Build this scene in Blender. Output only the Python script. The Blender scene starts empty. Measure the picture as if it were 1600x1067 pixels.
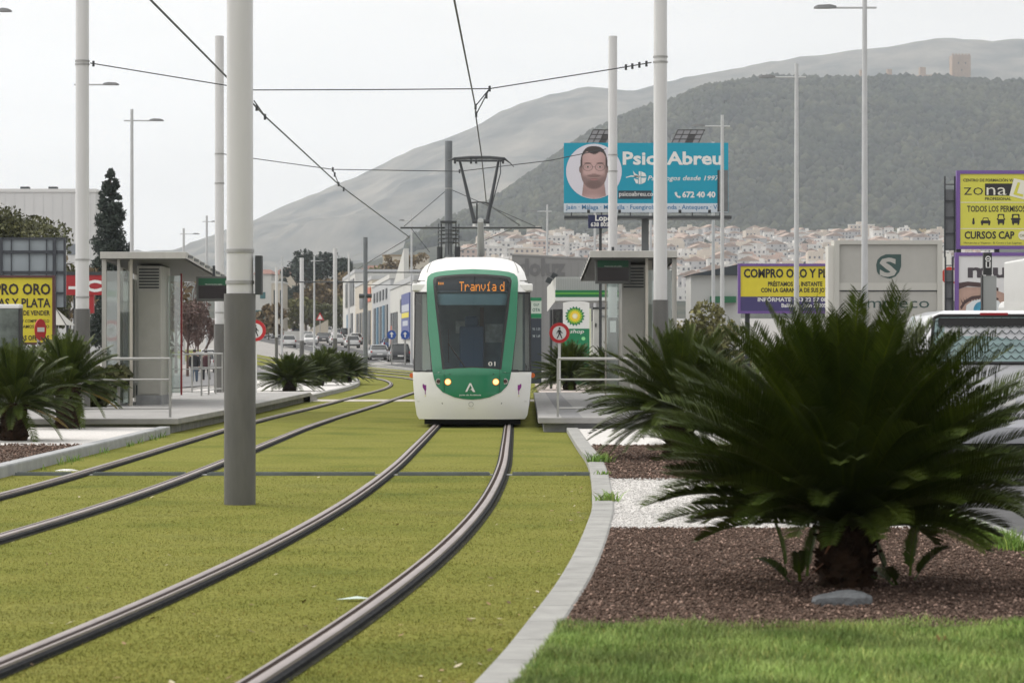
import bpy, bmesh, math, random
import numpy as np
from mathutils import Vector, Matrix
from mathutils.geometry import delaunay_2d_cdt

random.seed(7)
RNG = np.random.default_rng(11)
R = math.radians
S = bpy.context.scene
COL = S.collection

# ------------------------------------------------------------------ camera
FPX, HZ, CAMZ = 4444.4, 536.0, 1.70        # focal in photo pixels, horizon row, eye height
cam_d = bpy.data.cameras.new('camera'); cam = bpy.data.objects.new('camera', cam_d); COL.objects.link(cam)
cam.location = (0, 0, CAMZ); cam.rotation_euler = (R(90), 0, 0)
cam_d.lens = 100; cam_d.sensor_width = 36; cam_d.shift_y = 2.5/1600
cam_d.clip_start = 0.5; cam_d.clip_end = 60000
cam_d.dof.use_dof = True; cam_d.dof.focus_distance = 55; cam_d.dof.aperture_fstop = 6.3
S.camera = cam

# ------------------------------------------------------------------ sky, sun, exposure
SUN_EL, SUN_AZ = R(40), math.atan2(-0.80, 0.60)      # azimuth from +Y towards +X
sun_dir = Vector((math.sin(SUN_AZ)*math.cos(SUN_EL), math.cos(SUN_AZ)*math.cos(SUN_EL), math.sin(SUN_EL)))
w = bpy.data.worlds.new("World"); S.world = w; w.use_nodes = True
nt = w.node_tree; nt.nodes.clear()
def N(t, **kw):
    n = nt.nodes.new(t)
    for k, v in kw.items(): setattr(n, k, v)
    return n
out = N('ShaderNodeOutputWorld'); bg = N('ShaderNodeBackground'); bg.inputs[1].default_value = 0.1
sky = N('ShaderNodeTexSky', sky_type='NISHITA', sun_disc=False); sky.sun_elevation = SUN_EL; sky.sun_rotation = SUN_AZ
sky.dust_density = 6; sky.air_density = 1.0
tc = N('ShaderNodeTexCoord'); sep = N('ShaderNodeSeparateXYZ'); nt.links.new(tc.outputs['Generated'], sep.inputs[0])
ramp = N('ShaderNodeMapRange'); ramp.inputs[1].default_value = 0.0; ramp.inputs[2].default_value = 1.0
ramp.inputs[3].default_value = 9.0; ramp.inputs[4].default_value = 16.5       # overcast: zenith brighter than horizon
nt.links.new(sep.outputs[2], ramp.inputs[0])
dot = N('ShaderNodeVectorMath', operation='DOT_PRODUCT'); dot.inputs[1].default_value = (math.sin(SUN_AZ), math.cos(SUN_AZ)*0.4, 0.25)
nt.links.new(tc.outputs['Generated'], dot.inputs[0])
glow = N('ShaderNodeMapRange'); glow.inputs[1].default_value = -0.6; glow.inputs[2].default_value = 0.9
glow.inputs[3].default_value = 0.62; glow.inputs[4].default_value = 1.55
nt.links.new(dot.outputs['Value'], glow.inputs[0])
mp = N('ShaderNodeMapping'); mp.inputs['Scale'].default_value = (1, 1, 5); nt.links.new(tc.outputs['Generated'], mp.inputs[0])
cl = N('ShaderNodeTexNoise'); cl.inputs['Scale'].default_value = 6; cl.inputs['Detail'].default_value = 5; nt.links.new(mp.outputs[0], cl.inputs['Vector'])
clr = N('ShaderNodeMapRange'); clr.inputs[1].default_value = .3; clr.inputs[2].default_value = .7; clr.inputs[3].default_value = .93; clr.inputs[4].default_value = 1.06
nt.links.new(cl.outputs[0], clr.inputs[0])
m1 = N('ShaderNodeMath', operation='MULTIPLY'); nt.links.new(ramp.outputs[0], m1.inputs[0]); nt.links.new(glow.outputs[0], m1.inputs[1])
m2 = N('ShaderNodeMath', operation='MULTIPLY'); nt.links.new(m1.outputs[0], m2.inputs[0]); nt.links.new(clr.outputs[0], m2.inputs[1])
tint = N('ShaderNodeMix', data_type='RGBA', blend_type='MULTIPLY'); tint.inputs[0].default_value = 1
tint.inputs[6].default_value = (1.0, 0.98, 0.95, 1); nt.links.new(m2.outputs[0], tint.inputs[7])
mixs = N('ShaderNodeMix', data_type='RGBA'); mixs.inputs[0].default_value = 0.93
nt.links.new(sky.outputs[0], mixs.inputs[6]); nt.links.new(tint.outputs[2], mixs.inputs[7])
nt.links.new(mixs.outputs[2], bg.inputs[0]); nt.links.new(bg.outputs[0], out.inputs[0])
sd = bpy.data.lights.new('sun', 'SUN'); sd.energy = 1.7; sd.angle = R(9); sd.color = (1, .93, .82)
so = bpy.data.objects.new('sun', sd); COL.objects.link(so); so.rotation_euler = (-sun_dir).to_track_quat('-Z', 'Y').to_euler()
so.location = (-30, 20, 60)
S.view_settings.view_transform = 'Standard'; S.view_settings.look = 'None'; S.view_settings.exposure = 0.0; S.view_settings.gamma = 1
cy = S.cycles; cy.max_bounces = 6; cy.diffuse_bounces = 3; cy.glossy_bounces = 3; cy.transmission_bounces = 4
cy.transparent_max_bounces = 12; cy.volume_bounces = 1; cy.caustics_reflective = False; cy.caustics_refractive = False
cy.use_denoising = True

# ------------------------------------------------------------------ helpers
def PX(px, py, Y):                # photo pixel + depth -> world point
    return Vector(((px-800)*Y/FPX, Y, CAMZ-(py-HZ)*Y/FPX))
def G(px, py, z=0.0):             # photo pixel of a point known to lie at height z
    Y = FPX*(CAMZ-z)/(py-HZ); return Vector(((px-800)*Y/FPX, Y, z))
def sm(a, b, x):
    t = min(1, max(0, (x-a)/(b-a))); return t*t*(3-2*t)
def TZ(X, Y):                     # lie of the ground
    z = 0.0
    if Y > 255: z += 0.0125*(Y-255)
    z += -0.42*sm(95, 150, Y)*sm(11, 15, -X-0.0*Y)*(1-sm(200, 280, Y))
    return z
MATS = {}
NOSPEC = {'rail_rubber', 'kerb_concrete', 'kerb_pale', 'platform_stone', 'platform_base', 'asphalt', 'asphalt_left', 'pavement', 'volcanic_gravel', 'white_gravel', 'gap_shade', 'far_bed', 'pine_canopy', 'hill_scrub', 'mountain_scrub', 'soil_under_grass', 'volcanic_stones', 'white_stones', 'rail_groove_rust', 'drain_steel', 'tram_lawn_blades', 'crossing_slabs'}
def mat(name, col, rough=.6, metal=0., var=0., vscale=3., bump=0., bscale=40., spec=.5, col2=None, emit=None, coat=0, attr=False, detail=4, stretch=None, thr=None):
    if name in MATS: return MATS[name]
    if name in NOSPEC: spec = .06
    m = bpy.data.materials.new(name); m.use_nodes = True; t = m.node_tree; b = t.nodes['Principled BSDF']
    c = (*col, 1); b.inputs['Roughness'].default_value = rough; b.inputs['Metallic'].default_value = metal
    b.inputs['Specular IOR Level'].default_value = spec; b.inputs['Coat Weight'].default_value = coat
    b.inputs['Base Color'].default_value = c
    tcn = t.nodes.new('ShaderNodeTexCoord'); src = tcn.outputs['Object']
    if stretch:
        mpn = t.nodes.new('ShaderNodeMapping'); mpn.inputs['Scale'].default_value = stretch
        t.links.new(src, mpn.inputs[0]); src = mpn.outputs[0]
    if var or col2:
        n = t.nodes.new('ShaderNodeTexNoise'); n.inputs['Scale'].default_value = vscale; n.inputs['Detail'].default_value = detail
        n.inputs['Roughness'].default_value = .62
        t.links.new(src, n.inputs['Vector'])
        cr = t.nodes.new('ShaderNodeValToRGB'); lo, hi = thr or (.3, .7); cr.color_ramp.elements[0].position = lo; cr.color_ramp.elements[1].position = hi
        if col2: a, d = col, col2
        else: a = [x*(1-var) for x in col]; d = [min(1, x*(1+var)) for x in col]
        cr.color_ramp.elements[0].color = (*a, 1); cr.color_ramp.elements[1].color = (*d, 1)
        t.links.new(n.outputs[0], cr.inputs[0]); last = cr.outputs[0]
        if attr:
            at = t.nodes.new('ShaderNodeAttribute'); at.attribute_name = 'tint'
            mx = t.nodes.new('ShaderNodeMix'); mx.data_type = 'RGBA'; mx.blend_type = 'MULTIPLY'; mx.inputs[0].default_value = 1
            t.links.new(last, mx.inputs[6]); t.links.new(at.outputs['Color'], mx.inputs[7]); last = mx.outputs[2]
        t.links.new(last, b.inputs['Base Color'])
    if bump:
        n2 = t.nodes.new('ShaderNodeTexNoise'); n2.inputs['Scale'].default_value = bscale; n2.inputs['Detail'].default_value = 5
        t.links.new(src, n2.inputs['Vector'])
        bp = t.nodes.new('ShaderNodeBump'); bp.inputs['Strength'].default_value = bump; bp.inputs['Distance'].default_value = .05
        t.links.new(n2.outputs[0], bp.inputs['Height']); t.links.new(bp.outputs[0], b.inputs['Normal'])
    if emit:
        b.inputs['Emission Color'].default_value = (*col, 1); b.inputs['Emission Strength'].default_value = emit
    MATS[name] = m; return m
def glassmat(name, tintc=(.35, .42, .42), rough=.03, ior=1.5, boost=0.0):
    if name in MATS: return MATS[name]
    m = bpy.data.materials.new(name); m.use_nodes = True; t = m.node_tree; t.nodes.clear()
    o = t.nodes.new('ShaderNodeOutputMaterial'); tr = t.nodes.new('ShaderNodeBsdfTransparent'); gl = t.nodes.new('ShaderNodeBsdfGlossy')
    tr.inputs[0].default_value = (*tintc, 1); gl.inputs['Roughness'].default_value = rough
    fr = t.nodes.new('ShaderNodeFresnel'); fr.inputs[0].default_value = ior
    ad = t.nodes.new('ShaderNodeMath'); ad.operation = 'ADD'; ad.inputs[1].default_value = boost; t.links.new(fr.outputs[0], ad.inputs[0])
    mx = t.nodes.new('ShaderNodeMixShader'); t.links.new(ad.outputs[0], mx.inputs[0]); t.links.new(tr.outputs[0], mx.inputs[1]); t.links.new(gl.outputs[0], mx.inputs[2])
    t.links.new(mx.outputs[0], o.inputs[0]); MATS[name] = m; return m

class MB:
    def __init__(s): s.v = []; s.f = []; s.mi = []
    def add(s, vs, fs, mi=0):
        o = len(s.v); s.v += [tuple(x) for x in vs]; s.f += [tuple(i+o for i in f) for f in fs]; s.mi += [mi]*len(fs); return s
    def box(s, c, d, rot=None, mi=0):
        x, y, z = d[0]/2, d[1]/2, d[2]/2
        vs = [Vector(p) for p in ((-x,-y,-z),(x,-y,-z),(x,y,-z),(-x,y,-z),(-x,-y,z),(x,-y,z),(x,y,z),(-x,y,z))]
        if rot is not None: vs = [rot @ p for p in vs]
        vs = [p+Vector(c) for p in vs]
        return s.add(vs, [(0,3,2,1),(4,5,6,7),(0,1,5,4),(1,2,6,5),(2,3,7,6),(3,0,4,7)], mi)
    def bb(s, x0, x1, y0, y1, z0, z1, mi=0): return s.box(((x0+x1)/2,(y0+y1)/2,(z0+z1)/2), (x1-x0,y1-y0,z1-z0), None, mi)
    def cyl(s, p0, p1, r0, r1=None, n=14, cap=True, mi=0):
        p0, p1 = Vector(p0), Vector(p1); r1 = r0 if r1 is None else r1
        d = (p1-p0).normalized(); a = d.orthogonal().normalized(); b = d.cross(a)
        vs = []
        for p, r in ((p0, r0), (p1, r1)):
            for i in range(n): t = 2*math.pi*i/n; vs.append(p+(a*math.cos(t)+b*math.sin(t))*r)
        fs = [(i, (i+1) % n, n+(i+1) % n, n+i) for i in range(n)]
        if cap: fs += [tuple(range(n))[::-1], tuple(range(n, 2*n))]
        return s.add(vs, fs, mi)
    def tube(s, pts, r, n=8, mi=0):
        pts = [Vector(p) for p in pts]; rs = r if hasattr(r, '__len__') else [r]*len(pts); vs = []
        a = None
        for i, p in enumerate(pts):
            d = (pts[min(i+1, len(pts)-1)]-pts[max(i-1, 0)]).normalized()
            if a is None: a = d.orthogonal().normalized()
            a = (a-d*a.dot(d)).normalized(); b = d.cross(a)
            for k in range(n): t = 2*math.pi*k/n; vs.append(p+(a*math.cos(t)+b*math.sin(t))*rs[i])
        fs = []
        for i in range(len(pts)-1):
            for k in range(n): fs.append((i*n+k, i*n+(k+1) % n, (i+1)*n+(k+1) % n, (i+1)*n+k))
        fs += [tuple(range(n))[::-1], tuple(range((len(pts)-1)*n, len(pts)*n))]
        return s.add(vs, fs, mi)
    def prism(s, pts, y0, y1, mi=0):             # outline in (x,z), CCW seen from -Y, extruded along Y
        n = len(pts); vs = [(x, y0, z) for x, z in pts]+[(x, y1, z) for x, z in pts]
        fs = [tuple(range(n)), tuple(range(n, 2*n))[::-1]]+[(i, n+i, n+(i+1) % n, (i+1) % n) for i in range(n)]
        return s.add(vs, fs, mi)
    def rings(s, rs, cap=True, mi=0):
        n = len(rs[0]); vs = [p for r in rs for p in r]; fs = []
        for i in range(len(rs)-1):
            for k in range(n): fs.append((i*n+k, i*n+(k+1) % n, (i+1)*n+(k+1) % n, (i+1)*n+k))
        if cap: fs += [tuple(range(n))[::-1], tuple(range((len(rs)-1)*n, len(rs)*n))]
        return s.add(vs, fs, mi)
    def build(s, name, mats, parent=None, smooth=False, bevel=0, loc=None, seg=2):
        me = bpy.data.meshes.new(name); me.from_pydata([tuple(p) for p in s.v], [], s.f)
        for m in (mats if isinstance(mats, (list, tuple)) else [mats]): me.materials.append(m)
        me.polygons.foreach_set('material_index', s.mi)
        me.update(); o = bpy.data.objects.new(name, me); COL.objects.link(o)
        if parent is not None: o.parent = parent
        if loc is not None: o.location = loc
        if smooth:
            bm = bmesh.new(); bm.from_mesh(me); bmesh.ops.recalc_face_normals(bm, faces=bm.faces)
            for e in bm.edges:
                e.smooth = not (len(e.link_faces) == 2 and e.calc_face_angle(0) > R(38))
            for f in bm.faces: f.smooth = True
            bm.to_mesh(me); bm.free()
        if bevel:
            md = o.modifiers.new('bevel', 'BEVEL'); md.width = bevel; md.segments = seg; md.limit_method = 'ANGLE'
        return o
def npmesh(name, V, F, m, parent=None, tint=None, smooth=False):
    V = np.asarray(V, np.float32); F = np.asarray(F, np.int32); k = F.shape[1]
    me = bpy.data.meshes.new(name); me.vertices.add(len(V)); me.vertices.foreach_set('co', V.ravel())
    me.loops.add(F.size); me.loops.foreach_set('vertex_index', F.ravel())
    me.polygons.add(len(F)); me.polygons.foreach_set('loop_start', np.arange(0, F.size, k, dtype=np.int32))
    if smooth: me.polygons.foreach_set('use_smooth', np.ones(len(F), bool))
    me.update(calc_edges=True)
    if tint is not None:
        a = me.color_attributes.new('tint', 'FLOAT_COLOR', 'POINT'); t = np.ones((len(V), 4), np.float32); t[:, :3] = tint; a.data.foreach_set('color', t.ravel())
    for x in (m if isinstance(m, (list, tuple)) else [m]): me.materials.append(x)
    o = bpy.data.objects.new(name, me); COL.objects.link(o)
    if parent is not None: o.parent = parent
    return o
def tag(o, label=None, cat=None, group=None, kind=None):
    if label: o['label'] = label
    if cat: o['category'] = cat
    if group: o['group'] = group
    if kind: o['kind'] = kind
    return o
def thing(name, label, cat, loc=(0, 0, 0), rz=0, group=None):
    o = bpy.data.objects.new(name, None); COL.objects.link(o); o.location = loc; o.rotation_euler = (0, 0, rz); o.empty_display_size = .3
    return tag(o, label, cat, group)
def struct(o): o['kind'] = 'structure'; return o
def kids(o): return [c for c in bpy.data.objects if c.parent is o]
def dup(o, parent=None):
    c = o.copy(); COL.objects.link(c); c.parent = parent
    for ch in kids(o): dup(ch, c)
    return c
def textmesh(lines, mb, mi=0):
    """lines: (string, x, z, height, width or None, align, thicken[, y][, shear]) drawn in the local XZ plane facing -Y"""
    for L in lines:
        st, x, z, h, wd, al, th = L[:7]; y = L[7] if len(L) > 7 else 0.0; sh = L[8] if len(L) > 8 else 0
        cu = bpy.data.curves.new('t', 'FONT'); cu.body = st; cu.size = 1; cu.offset = th; cu.resolution_u = 2; cu.shear = sh
        o = bpy.data.objects.new('t', cu); COL.objects.link(o)
        dg = bpy.context.evaluated_depsgraph_get(); me = o.evaluated_get(dg).to_mesh()
        vs = [v.co.copy() for v in me.vertices]; fs = [tuple(p.vertices) for p in me.polygons]
        o.evaluated_get(dg).to_mesh_clear(); bpy.data.objects.remove(o); bpy.data.curves.remove(cu)
        if not vs: continue
        x0, x1 = min(v.x for v in vs), max(v.x for v in vs)
        kz = h/0.72; kx = kz if wd is None else wd/(x1-x0)
        ww = (x1-x0)*kx; ox = {'L': 0, 'C': -ww/2, 'R': -ww}[al]
        mb.add([(x+ox+(v.x-x0)*kx, y, z+v.y*kz) for v in vs], fs, mi)
    return mb
def disc(mb, cx, cz, r, y, mi=0, n=32, rz=None, a0=0, a1=2*math.pi):
    rz = rz or r
    pts = [(cx+r*math.cos(a0+(a1-a0)*i/n), y, cz+rz*math.sin(a0+(a1-a0)*i/n)) for i in range(n if a1-a0 > 6.28 else n+1)]
    return mb.add(pts, [tuple(range(len(pts)))], mi)
def ringface(mb, cx, cz, r0, r1, y, mi=0, n=32):
    vs = [(cx+r*math.cos(2*math.pi*i/n), y, cz+r*math.sin(2*math.pi*i/n)) for r in (r0, r1) for i in range(n)]
    return mb.add(vs, [(i, (i+1) % n, n+(i+1) % n, n+i) for i in range(n)], mi)
def polyf(mb, pts, y, mi=0): return mb.add([(x, y, z) for x, z in pts], [tuple(range(len(pts)))], mi)
def interp(pts, x):
    xs = [p[0] for p in pts]; ys = [p[1] for p in pts]; return float(np.interp(x, xs, ys))
def smoothpath(pts, n=200):                      # Catmull-Rom through (Y, X) -> function X(Y), cubic hermite
    ys = np.array([p[0] for p in pts], float); xs = np.array([p[1] for p in pts], float)
    d = np.gradient(xs, ys)
    def f(Y):
        i = int(np.clip(np.searchsorted(ys, Y)-1, 0, len(ys)-2)); h = ys[i+1]-ys[i]; t = (Y-ys[i])/h
        if t < 0: return xs[0]+d[0]*(Y-ys[0])
        if t > 1: return xs[-1]+d[-1]*(Y-ys[-1])
        return ((2*t**3-3*t**2+1)*xs[i]+(t**3-2*t**2+t)*h*d[i]+(-2*t**3+3*t**2)*xs[i+1]+(t**3-t**2)*h*d[i+1])
    return f

# ------------------------------------------------------------------ materials
M_white = mat('white_paint', (.72, .72, .71), .35, var=.04, vscale=1.5)
M_pole = mat('pole_white_paint', (.60, .60, .60), .34, 0.0, var=.05, vscale=1.2, coat=.3, stretch=(3, 3, .5))
M_poledark = mat('pole_base_grey', (.115, .113, .108), .5, var=.14, vscale=2.0, stretch=(4, 4, .8), bump=.05, bscale=60)
M_polegrey = mat('galvanised_grey', (.17, .185, .20), .45, .3, var=.12, vscale=2)
M_lamp = mat('lamp_post_paint', (.50, .51, .52), .4, .1, var=.06)
M_black = mat('black_rubber', (.02, .02, .022), .6)
M_darkmetal = mat('dark_metal', (.06, .065, .07), .4, .5)
M_steel = mat('brushed_steel', (.36, .36, .35), .38, .6, var=.08)
M_wire = mat('wire', (.05, .055, .06), .5, .4)
M_railhead = mat('rail_steel', (.27, .235, .23), .5, .3, var=.16, vscale=4, stretch=(1, .4, 1))
M_groove = mat('rail_groove_rust', (.035, .022, .018), .8)
M_rubber = mat('rail_rubber', (.03, .031, .034), .85, var=.3, vscale=9)
M_conc = mat('kerb_concrete', (.32, .32, .31), .75, var=.16, vscale=3.5, bump=.12, bscale=70)
M_conc2 = mat('platform_stone', (.33, .325, .32), .6, var=.13, vscale=2.0, bump=.05, bscale=50)
M_concdark = mat('platform_base', (.30, .305, .31), .75, var=.2, vscale=3)
M_asph = mat('asphalt', (.105, .106, .11), .85, var=.2, vscale=1.2, bump=.15, bscale=120)
M_pave = mat('pavement', (.30, .29, .28), .8, var=.15, vscale=.6)
M_mark = mat('road_marking', (.7, .7, .68), .6, var=.1)
def lawnmat():
    m = bpy.data.materials.new('tram_lawn'); m.use_nodes = True; t = m.node_tree; b = t.nodes['Principled BSDF']; b.inputs['Roughness'].default_value = .9
    b.inputs['Specular IOR Level'].default_value = .03
    tc = t.nodes.new('ShaderNodeTexCoord')
    def noise(s, d, st=None):
        n = t.nodes.new('ShaderNodeTexNoise'); n.inputs['Scale'].default_value = s; n.inputs['Detail'].default_value = d
        src = tc.outputs['Object']
        if st:
            mp = t.nodes.new('ShaderNodeMapping'); mp.inputs['Scale'].default_value = st; t.links.new(src, mp.inputs[0]); src = mp.outputs[0]
        t.links.new(src, n.inputs['Vector']); return n
    def ramp(n, *els):
        cr = t.nodes.new('ShaderNodeValToRGB'); e = cr.color_ramp.elements
        while len(e) < len(els): e.new(.5)
        for k, (p, c) in enumerate(els): e[k].position = p; e[k].color = (*c, 1)
        t.links.new(n.outputs[0], cr.inputs[0]); return cr
    big = ramp(noise(.55, 5), (.25, (.120, .142, .032)), (.42, (.172, .182, .040)), (.58, (.205, .206, .050)), (.75, (.158, .170, .046)), (.9, (.25, .24, .085)))
    fine = ramp(noise(26, 6, (1, .5, 1)), (.3, (.62, .62, .55)), (.55, (1, 1, 1)), (.8, (1.28, 1.25, 1.3)))
    speck = ramp(noise(4.5, 8), (.24, (.35, .3, .22)), (.36, (1, 1, 1)))
    def mul(a, c):
        mx = t.nodes.new('ShaderNodeMix'); mx.data_type = 'RGBA'; mx.blend_type = 'MULTIPLY'; mx.inputs[0].default_value = 1
        t.links.new(a, mx.inputs[6]); t.links.new(c, mx.inputs[7]); return mx.outputs[2]
    t.links.new(mul(mul(big.outputs[0], fine.outputs[0]), speck.outputs[0]), b.inputs['Base Color'])
    bp = t.nodes.new('ShaderNodeBump'); bp.inputs['Strength'].default_value = .5; bp.inputs['Distance'].default_value = .03
    t.links.new(noise(30, 5).outputs[0], bp.inputs['Height']); t.links.new(bp.outputs[0], b.inputs['Normal'])
    return m
M_lawn = lawnmat()
M_lawnblade = mat('tram_lawn_blades', (.165, .178, .040), .85, col2=(.235, .23, .062), vscale=1.1, spec=.15, attr=True)
M_grass = mat('grass_blades', (.125, .215, .045), .7, col2=(.33, .41, .13), vscale=2.6, spec=.25, attr=True)
M_soil = mat('soil_under_grass', (.05, .07, .02), .9, var=.4, vscale=12)
M_redgravel = mat('volcanic_gravel', (.045, .031, .025), .9, col2=(.18, .13, .105), vscale=26, bump=.6, bscale=38, detail=8)
M_redstone = mat('volcanic_stones', (.085, .055, .043), .9, col2=(.17, .122, .10), vscale=9, attr=True)
M_whitegravel = mat('white_gravel', (.48, .465, .45), .9, col2=(.74, .725, .71), vscale=22, bump=.5, bscale=40, detail=8)
M_whitestone = mat('white_stones', (.66, .645, .63), .85, var=.2, vscale=9, attr=True)
M_frond = mat('cycad_leaf', (.018, .038, .005), .55, col2=(.060, .094, .013), vscale=2.5, spec=.22, attr=True)
M_trunk = mat('cycad_trunk', (.016, .011, .008), .95, col2=(.055, .032, .02), spec=.1, vscale=9, bump=.8, bscale=22)
M_bark = mat('bark', (.10, .08, .06), .9, var=.4, vscale=8, bump=.5)
M_leafgreen = mat('leaf_green', (.05, .06, .02), .7, col2=(.12, .12, .045), vscale=.7, attr=True)
M_leafdark = mat('leaf_conifer', (.016, .028, .021), .7, col2=(.040, .058, .042), vscale=.9, attr=True)
M_leafbrown = mat('leaf_autumn', (.13, .085, .05), .8, col2=(.22, .17, .08), vscale=.8, attr=True)
M_leafyellow = mat('leaf_yellowgreen', (.10, .11, .03), .8, col2=(.20, .18, .07), vscale=.8, attr=True)
M_twig = mat('bare_twigs', (.13, .085, .075), .9, var=.3)
M_glass = glassmat('shelter_glass', (.80, .87, .85), .05, 1.45, .20)
M_tramglass = glassmat('tram_glass', (.52, .62, .66), .02, 1.42, .0)
M_carglass = mat('car_glass', (.02, .025, .028), .08, spec=.8)
M_tramwhite = mat('tram_white', (.80, .80, .79), .25, coat=.5, var=.02, vscale=1)
M_tramgreen = mat('tram_green', (.012, .19, .095), .25, coat=.5, var=.05, vscale=1)
M_tyre = mat('tyre', (.018, .018, .019), .85)
M_red = mat('red_plastic', (.45, .02, .02), .4)
M_signred = mat('sign_red', (.5, .02, .025), .45)
M_signwhite = mat('sign_white', (.75, .75, .74), .45)
M_signyellow = mat('sign_yellow', (.68, .58, .035), .5, var=.04)
M_ink = mat('ink_black', (.02, .018, .02), .5)
M_purple = mat('purple_frame', (.16, .085, .30), .5)
M_cyan = mat('poster_cyan', (.0, .30, .44), .5)
M_panelback = mat('billboard_back', (.15, .16, .165), .6, var=.15)
M_haze = None

# ------------------------------------------------------------------ ground, roads, tramway
MED = smoothpath([(2, -3.3), (14, -3.05), (30, -2.87), (50, -2.68), (70, -2.5), (90, -2.35), (105, -2.25), (118, -2.65), (132, -3.8), (157, -7.7), (204, -14.6), (260, -24), (330, -37), (420, -55)])
# right track's centre measured from its rails; the tracks come together towards the stop
TR1 = smoothpath([(2, -3.26), (8.0, -2.63), (14.5, -1.945), (17.8, -1.65), (20.2, -1.47), (22.9, -1.30), (25.5, -1.17), (28.9, -1.04), (33.7, -.925), (38.5, -.86), (46, -.83), (60, -.80), (90, -.62), (105, -.55), (118, -.95), (132, -2.1), (157, -6.0), (204, -12.9), (260, -22.3), (330, -35.3)])
TR2 = smoothpath([(2, -6.9), (14, -5.85), (24.4, -5.13), (28.6, -4.94), (33, -4.83), (39, -4.79), (48, -4.80), (57, -4.78), (64, -4.66), (74, -4.42), (90, -4.15), (105, -3.95), (118, -4.3), (132, -5.4), (157, -9.3), (204, -16.3), (260, -25.7), (330, -38.7)])
ROADR = smoothpath([(2, 8.0), (37, 7.6), (60, 7.5), (105, 7.4), (125, 5.2), (161, -.6), (204, -5.6), (250, -10.6), (300, -17.2), (400, -31), (520, -49)])
def strip(fl, fr, Y0, Y1, dz, step=3.0, nx=1):
    n = max(2, int((Y1-Y0)/step)+1); mb = MB(); vs = []; fs = []
    for i in range(n):
        Y = Y0+(Y1-Y0)*i/(n-1); a, b = fl(Y), fr(Y)
        for k in range(nx+1): X = a+(b-a)*k/nx; vs.append((X, Y, TZ(X, Y)+dz))
    for i in range(n-1):
        for k in range(nx): q = i*(nx+1)+k; fs.append((q, q+1, q+nx+2, q+nx+1))
    return mb.add(vs, fs)
# ground: one sheet out to the foot of the hills
ys = list(np.linspace(-40, 100, 12))+list(np.linspace(110, 300, 20))+list(np.linspace(330, 1500, 20))+[2500, 5000, 9500]
xs = list(np.linspace(-7000, -120, 6))+list(np.linspace(-80, -24, 6))+list(np.linspace(-20, -9, 8))+[0, 10, 30, 80, 160, 400, 1000, 7000]
vs = [(x, y, min(TZ(x, y), 15.5)-.05) for y in ys for x in xs]; nx = len(xs)
fs = [(j*nx+i, j*nx+i+1, (j+1)*nx+i+1, (j+1)*nx+i) for j in range(len(ys)-1) for i in range(nx-1)]
struct(MB().add(vs, fs).build('ground', M_pave))
struct(strip(lambda Y: ROADR(Y)-3.4, lambda Y: ROADR(Y)+3.4, 2, 560, -.004, 4).build('road', M_asph))
struct(strip(lambda Y: ROADR(Y)-.06, lambda Y: ROADR(Y)+.06, 90, 480, .004, 4).build('road_marking', M_mark))
struct(strip(lambda Y: -22, lambda Y: -13.4, 2, 250, -.006, 6).build('road', mat('asphalt_left', (.20, .20, .205), .85, var=.15, vscale=1)))
def lawn_r(Y): return 3.2 if Y < 53 else (MED(Y)+4.0 if Y > 88 else 2.0)
struct(strip(lambda Y: (MED(Y) if Y > 100 else -2.6)-(5.6 if Y > 60 else 9), lawn_r, 4, 330, 0, 2.0, 3).build('tramway_lawn', M_lawn))
# kerb between the tramway and the road beyond the stop
def sweep(path, prof, mb, mi_list):
    """path: list of Vector; prof: list of (u, z) points; strips between successive points get mi_list[k]"""
    n = len(path); m = len(prof); vs = []
    for i, p in enumerate(path):
        d = (path[min(i+1, n-1)]-path[max(i-1, 0)]); d.z = 0; d.normalize(); r = Vector((d.y, -d.x, 0))
        for u, z in prof: vs.append(p+r*u+Vector((0, 0, z)))
    for k in range(m-1): 
        mb.add([], [], 0)
    fs = [(i*m+k, (i+1)*m+k, (i+1)*m+k+1, i*m+k+1) for i in range(n-1) for k in range(m-1)]
    o = len(mb.v); mb.v += [tuple(v) for v in vs]; mb.f += [tuple(o+q for q in f) for f in fs]; mb.mi += [mi_list[k] for i in range(n-1) for k in range(m-1)]
    return mb
def pathfrom(f, Y0, Y1, step=1.0, dz=0):
    n = max(2, int((Y1-Y0)/step)); return [Vector((f(Y), Y, TZ(f(Y), Y)+dz)) for Y in np.linspace(Y0, Y1, n)]
kerbprof = [(-.11, -.06), (-.11, .10), (-.095, .12), (.095, .12), (.11, .10), (.11, -.06)]
struct(sweep(pathfrom(lambda Y: ROADR(Y)-3.55, 118, 330, 3), kerbprof, MB(), [0]*5).build('kerb', M_conc))
struct(sweep(pathfrom(lambda Y: ROADR(Y)+3.55, 6, 330, 3), kerbprof, MB(), [0]*5).build('kerb', M_conc))

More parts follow.
